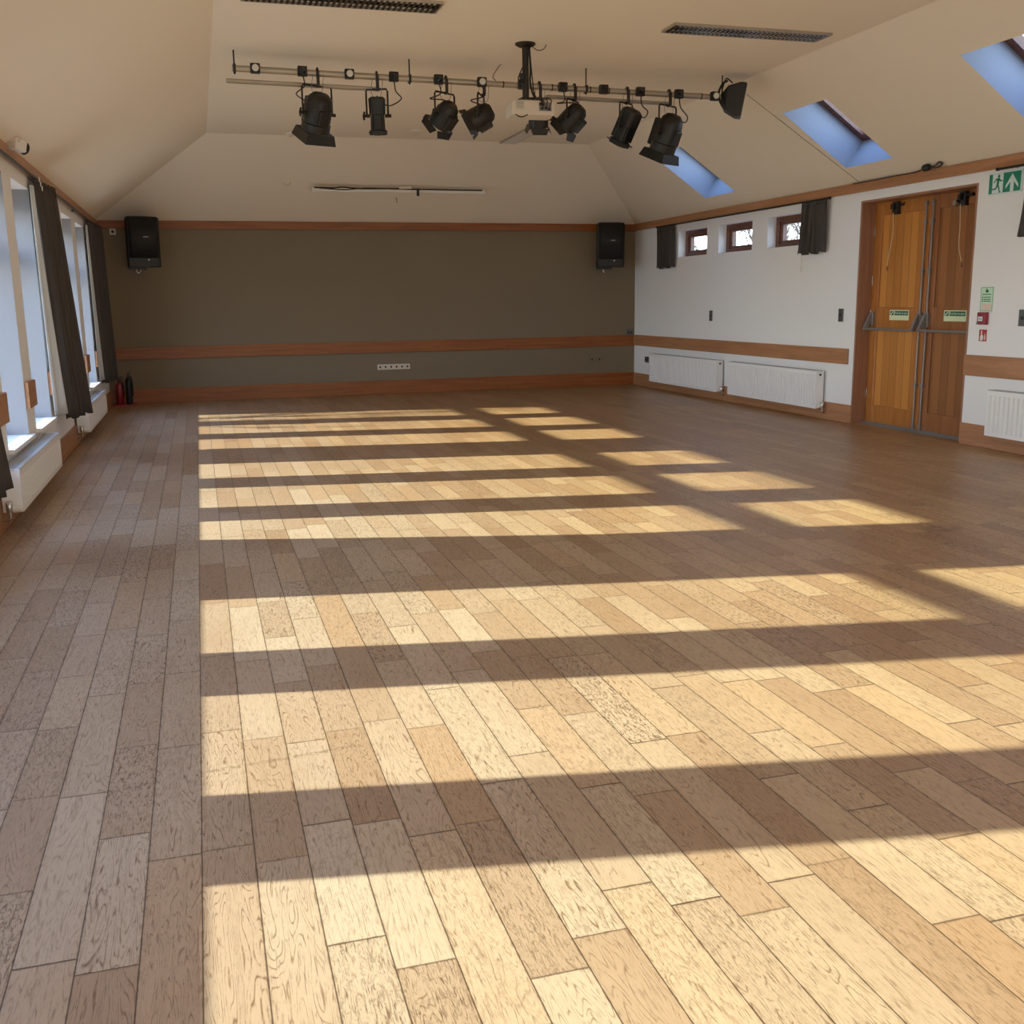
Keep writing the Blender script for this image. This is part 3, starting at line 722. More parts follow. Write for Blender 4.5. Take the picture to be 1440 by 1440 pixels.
# ------------------------------------------------------------------ STAGE LANTERNS
def lantern(kind, x, label, d, zc, plug_x, r=.11, L=.30, dx=0.0):
    """hung from the bar at x; head centre at zc below, beam along d"""
    zb = zbar(x)
    t = thing('stage_lantern', label, 'stage light', (x, YBAR, zc), 0, 'black stage lanterns on the lighting bar')
    ctr = V((dx, .02, 0)); R = Matrix.Translation(ctr) @ aim(d)
    wide = r*.78 + .022 if kind == 'profile' else r + .026
    if kind == 'fresnel':
        m = MB(R)
        m.lathe([(.02, L*.5), (r*.55, L*.48), (r*.88, L*.38), (r, L*.24), (r, -L*.2), (r*1.08, -L*.22), (r*1.08, -L*.40), (r*.96, -L*.42)], (0, 0, 0), 24)
        for k in range(5): m.lathe([(r*1.03, L*.18-k*.028), (r*1.03, L*.18-k*.028-.010)], (0, 0, 0), 24)
        body = m.build('lamp_housing', M['black'], t, 0, True)
        m = MB(R); m.box((-r*.62, r*.55, -L*.34), (r*.62, r*1.32, L*.30)); m.box((-r*.4, -r*1.15, -L*.2), (r*.4, -r*.8, L*.16)); m.build('lamp_tray', M['black2'], t, .012)
        m = MB(R); m.lathe([(r*.9, -L*.43), (r*.6, -L*.45), (.005, -L*.46)], (0, 0, 0), 24); m.build('lens', M['lensglass'], t, 0, True)
        for k in range(4):
            B = R @ Matrix.Rotation(k*PI/2, 4, 'Z'); m = MB(B)
            z0 = -L*.42; w0, w1, hh = r*1.06, r*1.06+r*.18, r*.72
            ang = math.radians(14); o_ = math.sin(ang)*hh; q = math.cos(ang)*hh
            y = r*1.06
            m.rings([[V((-w0, y, z0)), V((w0, y, z0)), V((w1, y+o_, z0-q)), V((-w1, y+o_, z0-q))], [V((-w0, y+.004, z0+.002)), V((w0, y+.004, z0+.002)), V((w1, y+o_+.004, z0-q+.002)), V((-w1, y+o_+.004, z0-q+.002))]])
            m.build('barn_door', M['black'], t)
    elif kind == 'profile':
        m = MB(R); s_ = r*.78
        sq = lambda a, z: [V((a, a*.55, z)), V((a*.55, a, z)), V((-a*.55, a, z)), V((-a, a*.55, z)), V((-a, -a*.55, z)), V((-a*.55, -a, z)), V((a*.55, -a, z)), V((a, -a*.55, z))]
        m.rings([sq(s_*.7, L*.5), sq(s_, L*.44), sq(s_*.95, L*.05), sq(s_*.82, L*.02), sq(s_*.86, -L*.36), sq(s_*1.05, -L*.38), sq(s_*1.05, -L*.5)])
        for k in range(4): m.box((-.012+.0, -s_*1.02, L*.10+k*.03), (.012, s_*1.02, L*.115+k*.03))
        m.build('lamp_housing', M['black'], t, .006)
        m = MB(R)
        for k in range(-2, 3): m.box((k*s_*.32-.004, -s_*1.0, -L*.34), (k*s_*.32+.004, s_*1.0, L*.42))
        m.build('cooling_fin', M['black2'], t)
        m = MB(R); m.lathe([(s_*.85, -L*.5), (s_*.5, -L*.515), (.004, -L*.52)], (0, 0, 0), 20); m.build('lens', M['lensglass'], t, 0, True)
        m = MB(R); m.box((-s_*1.12, -s_*1.12, -L*.44), (s_*1.12, s_*1.12, -L*.42)); m.build('colour_frame', M['black2'], t)
    else:  # small prism-convex lantern
        m = MB(R)
        m.lathe([(.015, L*.5), (r*.5, L*.5), (r*.8, L*.38), (r*.92, L*.2), (r, -L*.1), (r*1.02, -L*.42), (r*.92, -L*.44)], (0, 0, 0), 22)
        for k in range(4): m.lathe([(r*.99, L*.14-k*.03), (r*.99, L*.14-k*.03-.01)], (0, 0, 0), 22)
        m.build('lamp_housing', M['black'], t, 0, True)
        m = MB(R); m.box((-r*.5, -r*1.2, -L*.3), (r*.5, -r*.7, L*.25)); m.build('lamp_tray', M['black2'], t, .01)
        m = MB(R); m.lathe([(r*.88, -L*.44), (r*.5, -L*.47), (.004, -L*.48)], (0, 0, 0), 22); m.build('lens', M['lensglass'], t, 0, True)
        for k in range(4):
            B = R @ Matrix.Rotation(k*PI/2, 4, 'Z'); m = MB(B)
            z0 = -L*.42; w0, w1, hh = r*.95, r*.95, r*.62
            ang = math.radians(24); o_ = math.sin(ang)*hh; q = math.cos(ang)*hh; y = r*.99
            m.rings([[V((-w0, y, z0)), V((w0, y, z0)), V((w1*.75, y+o_, z0-q)), V((-w1*.75, y+o_, z0-q))], [V((-w0, y+.004, z0+.002)), V((w0, y+.004, z0+.002)), V((w1*.75, y+o_+.004, z0-q+.002)), V((-w1*.75, y+o_+.004, z0-q+.002))]])
            m.build('barn_door', M['black'], t)
    # yoke: flat strap round the head, pivots along the horizontal axis square to the beam
    dv = V(d); ax = V((-dv.y, dv.x, 0)); ax = ax.normalized() if ax.length > .05 else V((1, 0, 0))
    if abs(ax.x) < .35: ax = V((.5*(1 if ax.x >= 0 else -1), ax.y, 0)).normalized()
    top = V((0, 0, zb-zc-.105)); pl = ctr + ax*wide; pr = ctr - ax*wide
    m = MB(); m.tube([pl, pl*1.0 + V((0, 0, top.z-.02-pl.z)), V((pl.x*.9, pl.y*.9, top.z)), V((pr.x*.9, pr.y*.9, top.z)), pr + V((0, 0, top.z-.02-pr.z)), pr], .009, 8)
    m.build('yoke', M['black'], t, 0, True)
    for s_, p in ((1, pl), (-1, pr)):
        m = MB(); m.tube([p - ax*s_*.03, p + ax*s_*.03], .016, 10); m.build('pivot', M['black2'], t, 0, True)
    m = MB(); m.tube([pl + ax*.026 + V((0, 0, -.038)), pl + ax*.032, pl + ax*.026 + V((.006, 0, .038))], .010, 8); m.build('locking_knob', M['black2'], t, 0, True)
    m = MB(); h = zb - zc
    m.box((-.014, -.048, h-.105), (.014, -.031, h+.012)); m.tube([(0, -.040, h+.005), (0, -.026, h+.036), (0, .0, h+.044), (0, .028, h+.034), (0, .041, h+.0)], .010, 8); m.box((-.012, -.045, h-.12), (.012, .02, h-.095))
    m.build('hook_clamp', M['black'], t)
    m = MB(); e = V((plug_x-x, -.06, zbar(plug_x)-zc-.03)); s0 = ctr + V((0, 0, .02)) - dv.normalized()*L*.46
    sd = 1 if plug_x > x else -1
    pts = curve_pts([s0, s0+V((sd*.10, -.03, .02 if kind == 'pc' else -.09)), V((e.x*.55+sd*.13, -.07, h*.42)), V((e.x+.01, -.07, e.z-.10)), e], 8)
    m.tube(pts, .006, 6); m.build('power_cable', M['black2'], t, 0, True)
    m = MB(); m.tube(curve_pts([(.05, -.03, h-.03), (.03, -.045, h-.16), (-.02, -.04, max(.12, h-.27)), (-.06, -.03, h-.14), (-.045, -.03, h-.03)], 6), .003, 6); m.build('safety_wire', M['steel_grey'], t, 0, True)
    return t
lantern('fresnel', 1.215, 'large black stage lantern with open flaps, first on the bar at the window side', (-.16, .42, -.9), 3.185, 1.075, .125, .38, -.01)
lantern('profile', 1.765, 'slim black box-shaped stage lantern pointing straight down, with a looped cable', (.04, .18, -1), 3.185, 1.92, .10, .34)
lantern('pc', 2.43, 'small black stage lantern on a square yoke, between the box-shaped one and the side-on one', (-.42, .62, -.66), 3.215, 2.35, .112, .26, -.01)
lantern('pc', 2.80, 'small black stage lantern seen side-on, just before the projector', (-.88, .30, -.50), 3.215, 2.775, .112, .25, -.02)
lantern('pc', 3.37, 'small black stage lantern mostly hidden behind the white projector', (.05, .35, -.9), 3.24, 3.185, .098, .24)
lantern('pc', 3.735, 'small black stage lantern just after the projector, tilted towards the window side', (-.52, .5, -.66), 3.235, 3.60, .112, .27, -.01)
lantern('profile', 4.30, 'slim ribbed black stage lantern tilted towards the window side', (-.28, .42, -.9), 3.165, 4.425, .118, .37)
lantern('fresnel', 4.76, 'large black stage lantern in front of the far skylight', (-.20, .34, -.92), 3.105, 4.85, .125, .42, 0.0)

# floodlight at the end of the bar
t = thing('flood_light', 'black square floodlight on the end of the lighting bar nearest the skylights', 'stage light', (5.50, YBAR-.02, zbar(5.5)-.02))
R = aim((.80, -.42, -.16)).to_4x4()
m = MB(R); a, c = .115, .165
m.rings([[V((sx*a*.55, sy*a*.55, .13)) for sx, sy in ((1,1),(-1,1),(-1,-1),(1,-1))], [V((sx*a, sy*a, .09)) for sx, sy in ((1,1),(-1,1),(-1,-1),(1,-1))], [V((sx*c*.72, sy*c, -.03)) for sx, sy in ((1,1),(-1,1),(-1,-1),(1,-1))], [V((sx*c*.72, sy*c, -.09)) for sx, sy in ((1,1),(-1,1),(-1,-1),(1,-1))]])
m.build('housing', M['black'], t, .008)
m = MB(R); m.box((-c*.66, -c*.92, -.095), (c*.66, c*.92, -.088)); m.build('front_glass', M['lensglass'], t)
m = MB(R); m.lathe([(.09, .06), (.085, .12), (.05, .15), (.01, .155)], (0, 0, 0), 20); m.build('rear_cap', M['black2'], t, 0, True)
m = MB(); m.tube(curve_pts([(-.06, -.05, -.12), (-.17, -.06, -.08), (-.20, -.02, .04), (-.14, .02, .15), (-.08, .02, .19)], 6), .012, 8); m.build('yoke', M['black'], t, 0, True)
m = MB(); m.tube(curve_pts([(-.08, -.04, -.05), (-.14, -.06, -.10), (-.18, -.05, .02), (-.11, 0, .2), (-.02, .02, .17)], 6), .007, 6); m.build('power_cable', M['black2'], t, 0, True)
m = MB(); m.box((-.10, 0, -.02), (-.07, .05, .05)); m.build('hook_clamp', M['black'], t)

# ------------------------------------------------------------------ PROJECTOR AND ITS MOUNT
PY_ = 9.42
t = thing('projector_mount', 'black ceiling pole with a round plate, cables running down it', 'projector mount', (2.97, PY_, ZC))
m = MB(); m.lathe([(.092, 0), (.092, -.012), (.06, -.03), (.035, -.034)], (0, 0, 0), 28); m.build('ceiling_plate', M['black'], t, 0, True)
m = MB(); m.lathe([(.030, -.02), (.030, -.47)], (0, 0, 0), 18); m.box((-.05, -.04, -.50), (.05, .04, -.46)); m.build('pole', M['black'], t, 0, True)
m = MB(); 
for sx in (-1, 1): m.box((sx*.02-.008, -.12, -.497), (sx*.02+.008, .12, -.485)); m.box((sx*.09-.008, -.10, -.496), (sx*.09+.008, -.08, -.485))
m.box((-.10, -.10, -.498), (.10, -.08, -.49)); m.build('cradle', M['black'], t)
m = MB(); m.tube(curve_pts([(.03, -.02, -.03), (.036, -.03, -.2), (.034, -.034, -.35), (.07, -.06, -.47), (.16, -.10, -.55), (.19, -.115, -.60)], 8), .009, 6); m.build('cable', M['black2'], t, 0, True)
m = MB(); m.tube(curve_pts([(.03, -.03, -.04), (.05, -.04, -.3), (.08, -.05, -.46), (.17, -.09, -.50), (.20, -.11, -.57)], 8), .006, 6); m.build('cable', M['black2'], t, 0, True)
m = MB(); m.tube(curve_pts([(-.03, -.02, -.2), (-.075, -.03, -.29), (-.07, -.03, -.33), (-.03, -.03, -.34)], 8), .006, 6); m.box((-.065, -.05, -.31), (-.035, -.02, -.26)); m.build('cable', M['black2'], t, 0, False)
m = MB(); m.tube(curve_pts([(.05, .0, -.01), (.11, 0, -.05), (.17, 0, -.04), (.20, 0, -.0)], 8), .004, 6); m.build('cable', M['black2'], t, 0, True)
t = thing('projector', 'white ceiling projector with slotted vent and cables plugged in behind', 'projector', (3.01, PY_, 3.075), math.radians(-4))
m = MB(); w, d_ = .19, .13
m.rings([[V((x, y, 0)) for x, y in ((-w*1.04,-d_*1.0),(w*1.0,-d_*1.0),(w*1.0,d_),(-w*1.04,d_))], [V((x, y, .03)) for x, y in ((-w*1.06,-d_*1.03),(w*1.03,-d_*1.03),(w*1.03,d_),(-w*1.06,d_))], [V((x, y, .12)) for x, y in ((-w,-d_),(w,-d_),(w,d_),(-w,d_))], [V((x, y, .128)) for x, y in ((-w*.96,-d_*.95),(w*.96,-d_*.95),(w*.96,d_*.95),(-w*.96,d_*.95))]])
body = m.build('casing', M['ivory'], t, .008)
m = MB()
for k in range(9): m.box((-.16, -d_-.003, .045+k*.008), (-.09, -d_+.001, .048+k*.008))
m.build('vent', M['steel_grey'], t)
m = MB(); m.box((.05, -d_-.004, .035), (.165, -d_+.001, .11)); m.build('socket_panel', M['steel_grey'], t)
for k, (px, pz) in enumerate(((.06, .09), (.085, .085), (.075, .055), (.11, .06), (.14, .05))):
    m = MB(); m.box((px-.01, -d_-.03, pz-.008), (px+.01, -d_-.004, pz+.008)); m.tube(curve_pts([(px, -d_-.03, pz), (px-.005, -d_-.06, pz+.02), (px-.03+.01*k, -d_-.03, .13), (.03, -.08, .15)], 5), .005, 6); m.build('plug', M['black2'], t)
m = MB(); m.lathe([(.045, d_), (.045, d_+.03), (.036, d_+.035)], (-.09, 0, .06), 20, 'y'); m.build('lens', M['lensglass'], t, 0, True)
m = MB(); m.tube(curve_pts([(-.17, -.15, .0), (-.14, -.16, -.02), (-.10, -.16, -.02), (-.06, -.15, -.0)], 6), .006, 6); m.build('handle', M['black2'], t, 0, True)

# ------------------------------------------------------------------ RECESSED LOUVRE LIGHTS
def louvre(loc, rotz, L, W, label, lm='louvre'):
    t = thing('ceiling_light', label, 'ceiling light', loc, rotz, 'recessed louvre lights')
    m = MB(); f = .014
    m.box((-L/2, -W/2, -.022), (L/2, -W/2+f, 0)); m.box((-L/2, W/2-f, -.022), (L/2, W/2, 0)); m.box((-L/2, -W/2+f, -.022), (-L/2+f, W/2-f, 0)); m.box((L/2-f, -W/2+f, -.022), (L/2, W/2-f, 0)); m.build('frame', M['alu'], t, .002)
    m = MB(); m.box((-L/2+f, -W/2+f, -.003), (L/2-f, W/2-f, 0)); m.build('backing', M['lightbox'], t)
    m = MB(); m.box((-L/2+f, -.006, -.022), (L/2-f, .006, -.004))
    n = int(L/.042)
    for i in range(1, n):
        x = -L/2 + L*i/n
        m.rings([[V((x-.001, -W/2+f, -.004)), V((x+.001, -W/2+f, -.004)), V((x+.011, -W/2+f, -.022)), V((x-.011, -W/2+f, -.022))], [V((x-.001, W/2-f, -.004)), V((x+.001, W/2-f, -.004)), V((x+.011, W/2-f, -.022)), V((x-.011, W/2-f, -.022))]])
    m.build('louvre', M[lm], t)
    for s_ in (-1, 1):
        m = MB(); m.tube([(-L/2+.05, s_*W*.25, -.010), (L/2-.05, s_*W*.25, -.010)], .006, 8); m.build('lamp_tube', M['plast'], t, 0, True)
louvre((1.22, 8.44, ZC), 0, 1.5, .29, 'dark louvre light at the top frame edge, nearest the tall windows')
louvre((4.72, 8.58, ZC), 0, 1.5, .27, 'dark louvre light between the lighting bar and the skylights')
louvre((4.47, 14.40, ZC), PI/2, 1.42, .24, 'lengthwise louvre light on the flat ceiling behind the projector', 'louvre_b')

# ------------------------------------------------------------------ SMALL CEILING FITTINGS
def slope_pt(x, y): return V((x, y, ZT + (YB-y)*(ZC-ZT)/(YB-YCB)))
sl = math.atan2(ZC-ZT, YB-YCB)
t = thing('light_batten', 'thin white batten with black cable laid along it, on the slope over the back wall', 'batten', slope_pt(3.03, 15.97)+V((0, -.055, -.05)))
m = MB(); m.box((-1.29, -.03, -.045), (1.29, .01, .0)); m.build('batten_body', M['plast'], t, .006)
m = MB()
for s_ in (-1, 1): m.box((s_*1.29-.015, -.035, -.05), (s_*1.29+.015, .015, .015))
m.build('end_cap', M['plast'], t, .004)
m = MB(); m.tube(curve_pts([(-1.27, -.03, .012), (-1.0, -.03, .008), (-.85, -.03, .022), (-.6, -.03, .004), (-.1, -.03, .012), (.25, -.03, .008), (.7, -.03, .006), (1.26, -.03, .006)], 8), .011, 6); m.build('cable', M['black2'], t, 0, True)
m = MB(); m.tube(curve_pts([(-1.2, -.03, .004), (-.95, -.03, -.012), (-.8, -.03, -.014), (-.5, -.03, .012), (.0, -.03, .004), (.3, -.03, .0)], 8), .008, 6); m.build('cable', M['black2'], t, 0, True)
m = MB(); m.box((.245, -.045, -.09), (.285, -.03, .02)); m.build('clip', M['black2'], t)
m = MB(); m.box((-.02, -.04, .005), (.17, -.005, .045)); m.build('junction_box', M['ivory'], t, .004)

def dome(loc, label, r=.055, name='smoke_detector', tilt=0.0, cat='detector'):
    t = thing(name, label, cat, loc)
    R = Matrix.Rotation(tilt, 4, 'X')
    m = MB(R); m.lathe([(r, 0), (r, -.018), (r*.9, -.024)], (0, 0, 0), 24); m.build('base', M['plast'], t, 0, True)
    m = MB(R); m.lathe([(r*.75, -.022), (r*.72, -.042), (r*.5, -.055), (r*.1, -.058)], (0, 0, 0), 24); m.build('sensor_head', M['ivory'], t, 0, True)
dome((2.96, 14.28, ZC), 'small pale dome fixed to the flat ceiling near the back slope', .075)
dome((1.36, 14.80, ZC), 'small white sensor peeping out behind the first large stage lantern', .06)
dome(slope_pt(1.38, 15.9)+V((0, 0, 0)), 'small round white sensor on the slope past the end of the batten', .055, tilt=sl)
t = thing('ceiling_hook', 'tiny dark hook on the slope below the batten', 'hook', slope_pt(3.03, 16.21))
m = MB(); m.lathe([(.012, .0), (.012, -.01)], (0, 0, 0), 10); m.build('base', M['black'], t); 
m = MB(); m.tube([(0, 0, -.005), (0, -.004, -.05), (.006, -.006, -.065), (.014, -.004, -.05)], .005, 6); m.build('hook', M['black'], t, 0, True)

# sensor on the back wall by the corner speaker, camera-like lamp on the window-side cornice
t = thing('motion_detector', 'small white sensor on the back wall beside the corner speaker', 'sensor', (-1.11, YB, 2.53))
m = MB(); m.box((-.045, -.02, -.045), (.045, 0, .045)); m.build('base', M['ivory'], t, .006)
m = MB(); m.lathe([(.020, -.02), (.018, -.03), (.006, -.036)], (0, 0, 0), 14, 'y'); m.build('eye', M['black'], t, 0, True)
t = thing('wall_sensor', 'white boxy sensor with a dark lens tilted from the timber cornice above the tall windows', 'sensor', (XL+.10, 9.20, 2.70))
R = Matrix.Rotation(math.radians(-38), 4, 'Z') @ Matrix.Rotation(math.radians(-14), 4, 'X')
m = MB(); m.box((-.07, -.05, .01), (.03, .045, .05)); m.box((-.08, -.02, -.03), (-.05, .02, .03)); m.build('bracket', M['ivory'], t, .006)
m = MB(R); m.box((-.04, -.05, -.05), (.04, .06, .035)); m.build('housing', M['plast'], t, .01)
m = MB(R); m.lathe([(.048, .06), (.05, .075), (.035, .09), (.01, .095)], (0, 0, -.008), 18, 'y'); m.build('lens', M['black'], t, 0, True)
m = MB(); m.tube(curve_pts([(.02, .03, -.03), (.05, .08, -.05), (.06, .05, -.06), (.02, .0, -.05)], 5), .004, 6); m.build('cable', M['ivory'], t, 0, True)

t = thing('hanging_cable', 'dark coil of cable lying on the cornice above the doors', 'cable', (XR-.085, 9.2, ZT+.01))
m = MB(); m.lathe([(.02, -.05), (.032, -.035), (.036, 0), (.032, .035), (.02, .05)], (0, .02, .005), 14, 'y'); m.build('adaptor', M['black2'], t, 0, True)
m = MB(); m.tube(curve_pts([(0, -.02, .01), (0, -.14, -.01), (0, -.22, .01), (0, -.17, .035), (0, -.11, .01), (0, .0, -.01)], 6), .009, 6); m.build('cable', M['black2'], t, 0, True)
m = MB(); m.tube(curve_pts([(0, .05, .0), (.025, .25, -.016), (.03, .6, -.014), (.03, .9, -.016), (.03, 1.3, -.016)], 6), .006, 6); m.build('cable', M['black2'], t, 0, True)

# ------------------------------------------------------------------ SWITCHES AND SOCKETS
def plate(name, loc, face, w, h, mat, label, cat, group=None, dots=1, rocker='black2'):
    """face: 'L' looks to -x (on the right wall), 'F' looks to -y (on the back wall)"""
    t = thing(name, label, cat, loc, 0 if face == 'F' else -PI/2, group)
    m = MB(); m.box((-w/2, -.012, -h/2), (w/2, 0, h/2)); m.build('face_plate', M[mat], t, .002)
    for k in range(dots):
        x = (k-(dots-1)/2)*w/max(dots, 1)*.8
        m = MB(); m.box((x-.013, -.02, -.016), (x+.013, -.012, .016)); m.build('rocker' if name == 'light_switch' else 'socket_hole', M[rocker], t, .002)
    return t
plate('light_switch', (XR, 13.93, 1.20), 'L', .085, .15, 'satin', 'grey steel switch plate on the white wall below the high windows', 'switch', None, 1)
plate('light_switch', (XR, 10.68, 1.235), 'L', .09, .15, 'satin', 'grey steel switch plate beside the wooden door frame, high windows side', 'switch', None, 1)
plate('light_switch', (XR, 7.85, 1.235), 'L', .09, .15, 'satin', 'grey steel switch plate beyond the fire call point, at the frame edge', 'switch', None, 1)
plate('wall_socket', (XR, 16.20, .455), 'L', .15, .10, 'satin', 'grey steel socket by the end of the radiator nearest the back wall', 'socket', None, 2)
for k in range(6):
    plate('wall_socket', (2.765+k*.089, YB, .435), 'F', .086, .086, 'ivory', 'pale socket plate in the row of six low on the olive back wall', 'socket', 'row of six sockets on the back wall', 1)
for k in range(2):
    plate('wall_socket', (6.415+k*.135, YB, .452), 'F', .10, .10, 'olive', ['olive socket plate low on the back wall, farther of the pair from the white wall', 'olive socket plate low on the back wall, nearer of the pair to the white wall'][k], 'socket', 'pair of sockets on the back wall', 1)
plate('junction_box', (7.11, YB, .895), 'F', .12, .12, 'satin', 'small dark connection plate on the back wall in the corner, just above the dado rail', 'connection box', None, 2)

# ------------------------------------------------------------------ SIGNS BY THE DOOR
RF = (PI/2, 0, -PI/2)
t = thing('exit_sign', 'green and white running-man exit sign with an upward arrow', 'sign', (XR, 8.20, 2.455))
# plate faces -x; local y runs away from the viewer, so the picture reads from +y to -y
W2, H2 = .21, .10
m = MB(); m.box((-.012, -W2, -H2), (0, W2, H2)); m.build('sign_plate', M['sign_w'], t, .002)
m = MB(); m.box((-.0135, -W2+.012, -H2+.012), (-.012, W2-.012, H2-.014)); m.build('sign_field', M['green'], t)
def P2(mb, pts, x=-.0145, th=.0008): mb.prism([(x, -p[0], p[1]) for p in pts], (th, 0, 0))
m = MB(); P2(m, [(-.155, -.086), (-.02, -.086), (-.02, .084), (-.155, .084)], -.0142, .0007); m.build('doorway', M['sign_w'], t)
m = MB(); P2(m, [(.015, -.03), (.093, .07), (.171, -.03), (.171, -.058), (.114, .0), (.114, -.086), (.072, -.086), (.072, .0), (.015, -.058)], -.0142, .0007); m.build('arrow', M['sign_w'], t)
m = MB(); X_ = -.0151
def limb(a, c, r0, r1=None):
    a, c = V((a[0], a[1])), V((c[0], c[1])); d = (c-a).normalized(); n = V((-d.y, d.x)); r1 = r1 or r0
    P2(m, [tuple(a+n*r0), tuple(c+n*r1), tuple(c-n*r1), tuple(a-n*r0)], X_, .0006)
m.prism([(X_, .075-.015*math.cos(a), .062+.016*math.sin(a)) for a in [i*PI/6 for i in range(12)]], (.0006, 0, 0))
limb((-.078, .045), (-.088, -.018), .017, .013); limb((-.078, .04), (-.112, .035), .007); limb((-.112, .037), (-.135, .008), .006)
limb((-.072, .04), (-.048, .018), .007); limb((-.048, .018), (-.028, .018), .006)
limb((-.088, -.012), (-.110, -.048), .010, .008); limb((-.108, -.046), (-.158, -.050), .008, .006)
limb((-.084, -.012), (-.068, -.046), .010, .008); limb((-.068, -.044), (-.060, -.080), .008, .006); limb((-.062, -.078), (-.045, -.078), .006)
m.build('running_man', M['green'], t)

t = thing('fire_notice', 'pale green fire action notice with a red-tinted lower panel, top of the small signs', 'notice', (XR, 8.33, 1.405))
m = MB(); m.box((-.003, -.085, -.115), (0, .085, .115)); m.build('notice_sheet', M['mint'], t)
m = MB()
for (a, c) in (((-.078, .106), (.078, .109)), ((-.078, -.109), (.078, -.106)), ((-.079, -.109), (-.076, .109)), ((.076, -.109), (.079, .109))): m.box((-.004, a[0], a[1]), (-.003, c[0], c[1]))
for k, z in enumerate((.045, .018, -.002, -.020)):
    m.box((-.004, -.055, z-.004), (-.003, .04 if k else .06, z+.004)); 
    if k: m.box((-.004, .05, z-.006), (-.003, .062, z+.006))
m.build('printed_lines', M['green_d'], t)
m = MB(); m.prism([(-.0042, -p[0], p[1]) for p in ((-.018, .062), (-.02, .08), (-.004, .1), (.004, .088), (.02, .084), (.018, .062))], (.001, 0, 0)); m.build('emblem', M['green_d'], t)
m = MB(); m.box((-.0042, -.062, -.1), (-.003, .055, -.042)); m.build('red_panel', M['pink'], t)
t = thing('fire_call_point', 'dark red fire alarm call point with a white label', 'call point', (XR, 8.34, 1.225))
m = MB(); m.box((-.045, -.055, -.058), (0, .055, .058)); m.build('call_box', M['crimson'], t, .006)
m = MB(); m.box((-.048, -.022, -.024), (-.045, .036, .018)); m.build('break_plate', M['sign_w'], t)
m = MB()
for k in (-1, 0, 1): m.box((-.0495, .007+k*.014-.004, -.008), (-.048, .007+k*.014+.004, .002))
m.build('target_dots', M['black'], t)
m = MB(); m.lathe([(.012, 0), (.010, -.012)], (-.045, .035, -.045), 12, 'x'); m.build('lock', M['chrome'], t, 0, True)
t = thing('fire_sign', 'small square red sign with a white pressing hand, below the call point', 'sign', (XR, 8.345, 1.065))
m = MB(); m.box((-.003, -.05, -.055), (0, .05, .055)); m.build('sign_plate', M['red'], t)
m = MB(); m.prism([(-.0042, -p[0], p[1]) for p in ((-.032, -.048), (-.036, -.012), (-.026, .002), (-.024, .046), (-.012, .046), (-.010, .004), (.006, .0), (.008, -.03), (-.002, -.048))], (.001, 0, 0)); m.build('hand', M['sign_w'], t)
m = MB(); m.prism([(-.0042, -p[0], p[1]) for p in ((.022, -.045), (.02, -.01), (.028, .022), (.036, .0), (.04, -.03), (.034, -.045))], (.001, 0, 0)); m.build('flame', M['pink'], t)

# ------------------------------------------------------------------ FIRE EXTINGUISHERS IN THE BACK CORNER
def extinguisher(loc, mat, h, r, label):
    t = thing('fire_extinguisher', label, 'fire extinguisher', loc)
    m = MB(); m.lathe([(r*.9, 0), (r, .012), (r, h*.68), (r*.85, h*.76), (r*.4, h*.82), (r*.28, h*.83)], (0, 0, 0), 24); m.build('cylinder', mat, t, 0, True)
    m = MB(); m.lathe([(r*.3, h*.82), (r*.3, h*.9)], (0, 0, 0), 14); m.prism([(-r*.2, -.012, h*.9), (r*1.1, -.012, h*.93), (r*1.15, -.012, h*.95), (-r*.3, -.012, h*.94)], (0, .024, 0)); m.prism([(0, -.012, h*.95), (r*1.2, -.012, h*1.02), (r*1.2, -.012, h*1.04), (-r*.2, -.012, h*.98)], (0, .024, 0)); m.build('valve_handle', M['black'], t)
    m = MB(); m.tube(curve_pts([(0, -.02, h*.88), (r*.9, -.02, h*.84), (r*1.18, -.01, h*.6), (r*1.12, 0, h*.25)], 8), .010, 8); m.build('hose', M['black2'], t, 0, True)
extinguisher((-1.195, 16.50, .02), M['ext_red'], .40, .055, 'red fire extinguisher in the back corner under the curtain')
extinguisher((-1.06, 16.50, .02), M['black'], .47, .045, 'black extinguisher beside the red one against the back wall')
t = thing('extinguisher_tray', 'dark red floor tray under the extinguishers in the back corner', 'tray', (-1.12, 16.50, 0))
m = MB(); m.box((-.16, -.10, 0), (.17, .10, .02)); m.build('base', M['crimson'], t, .006)

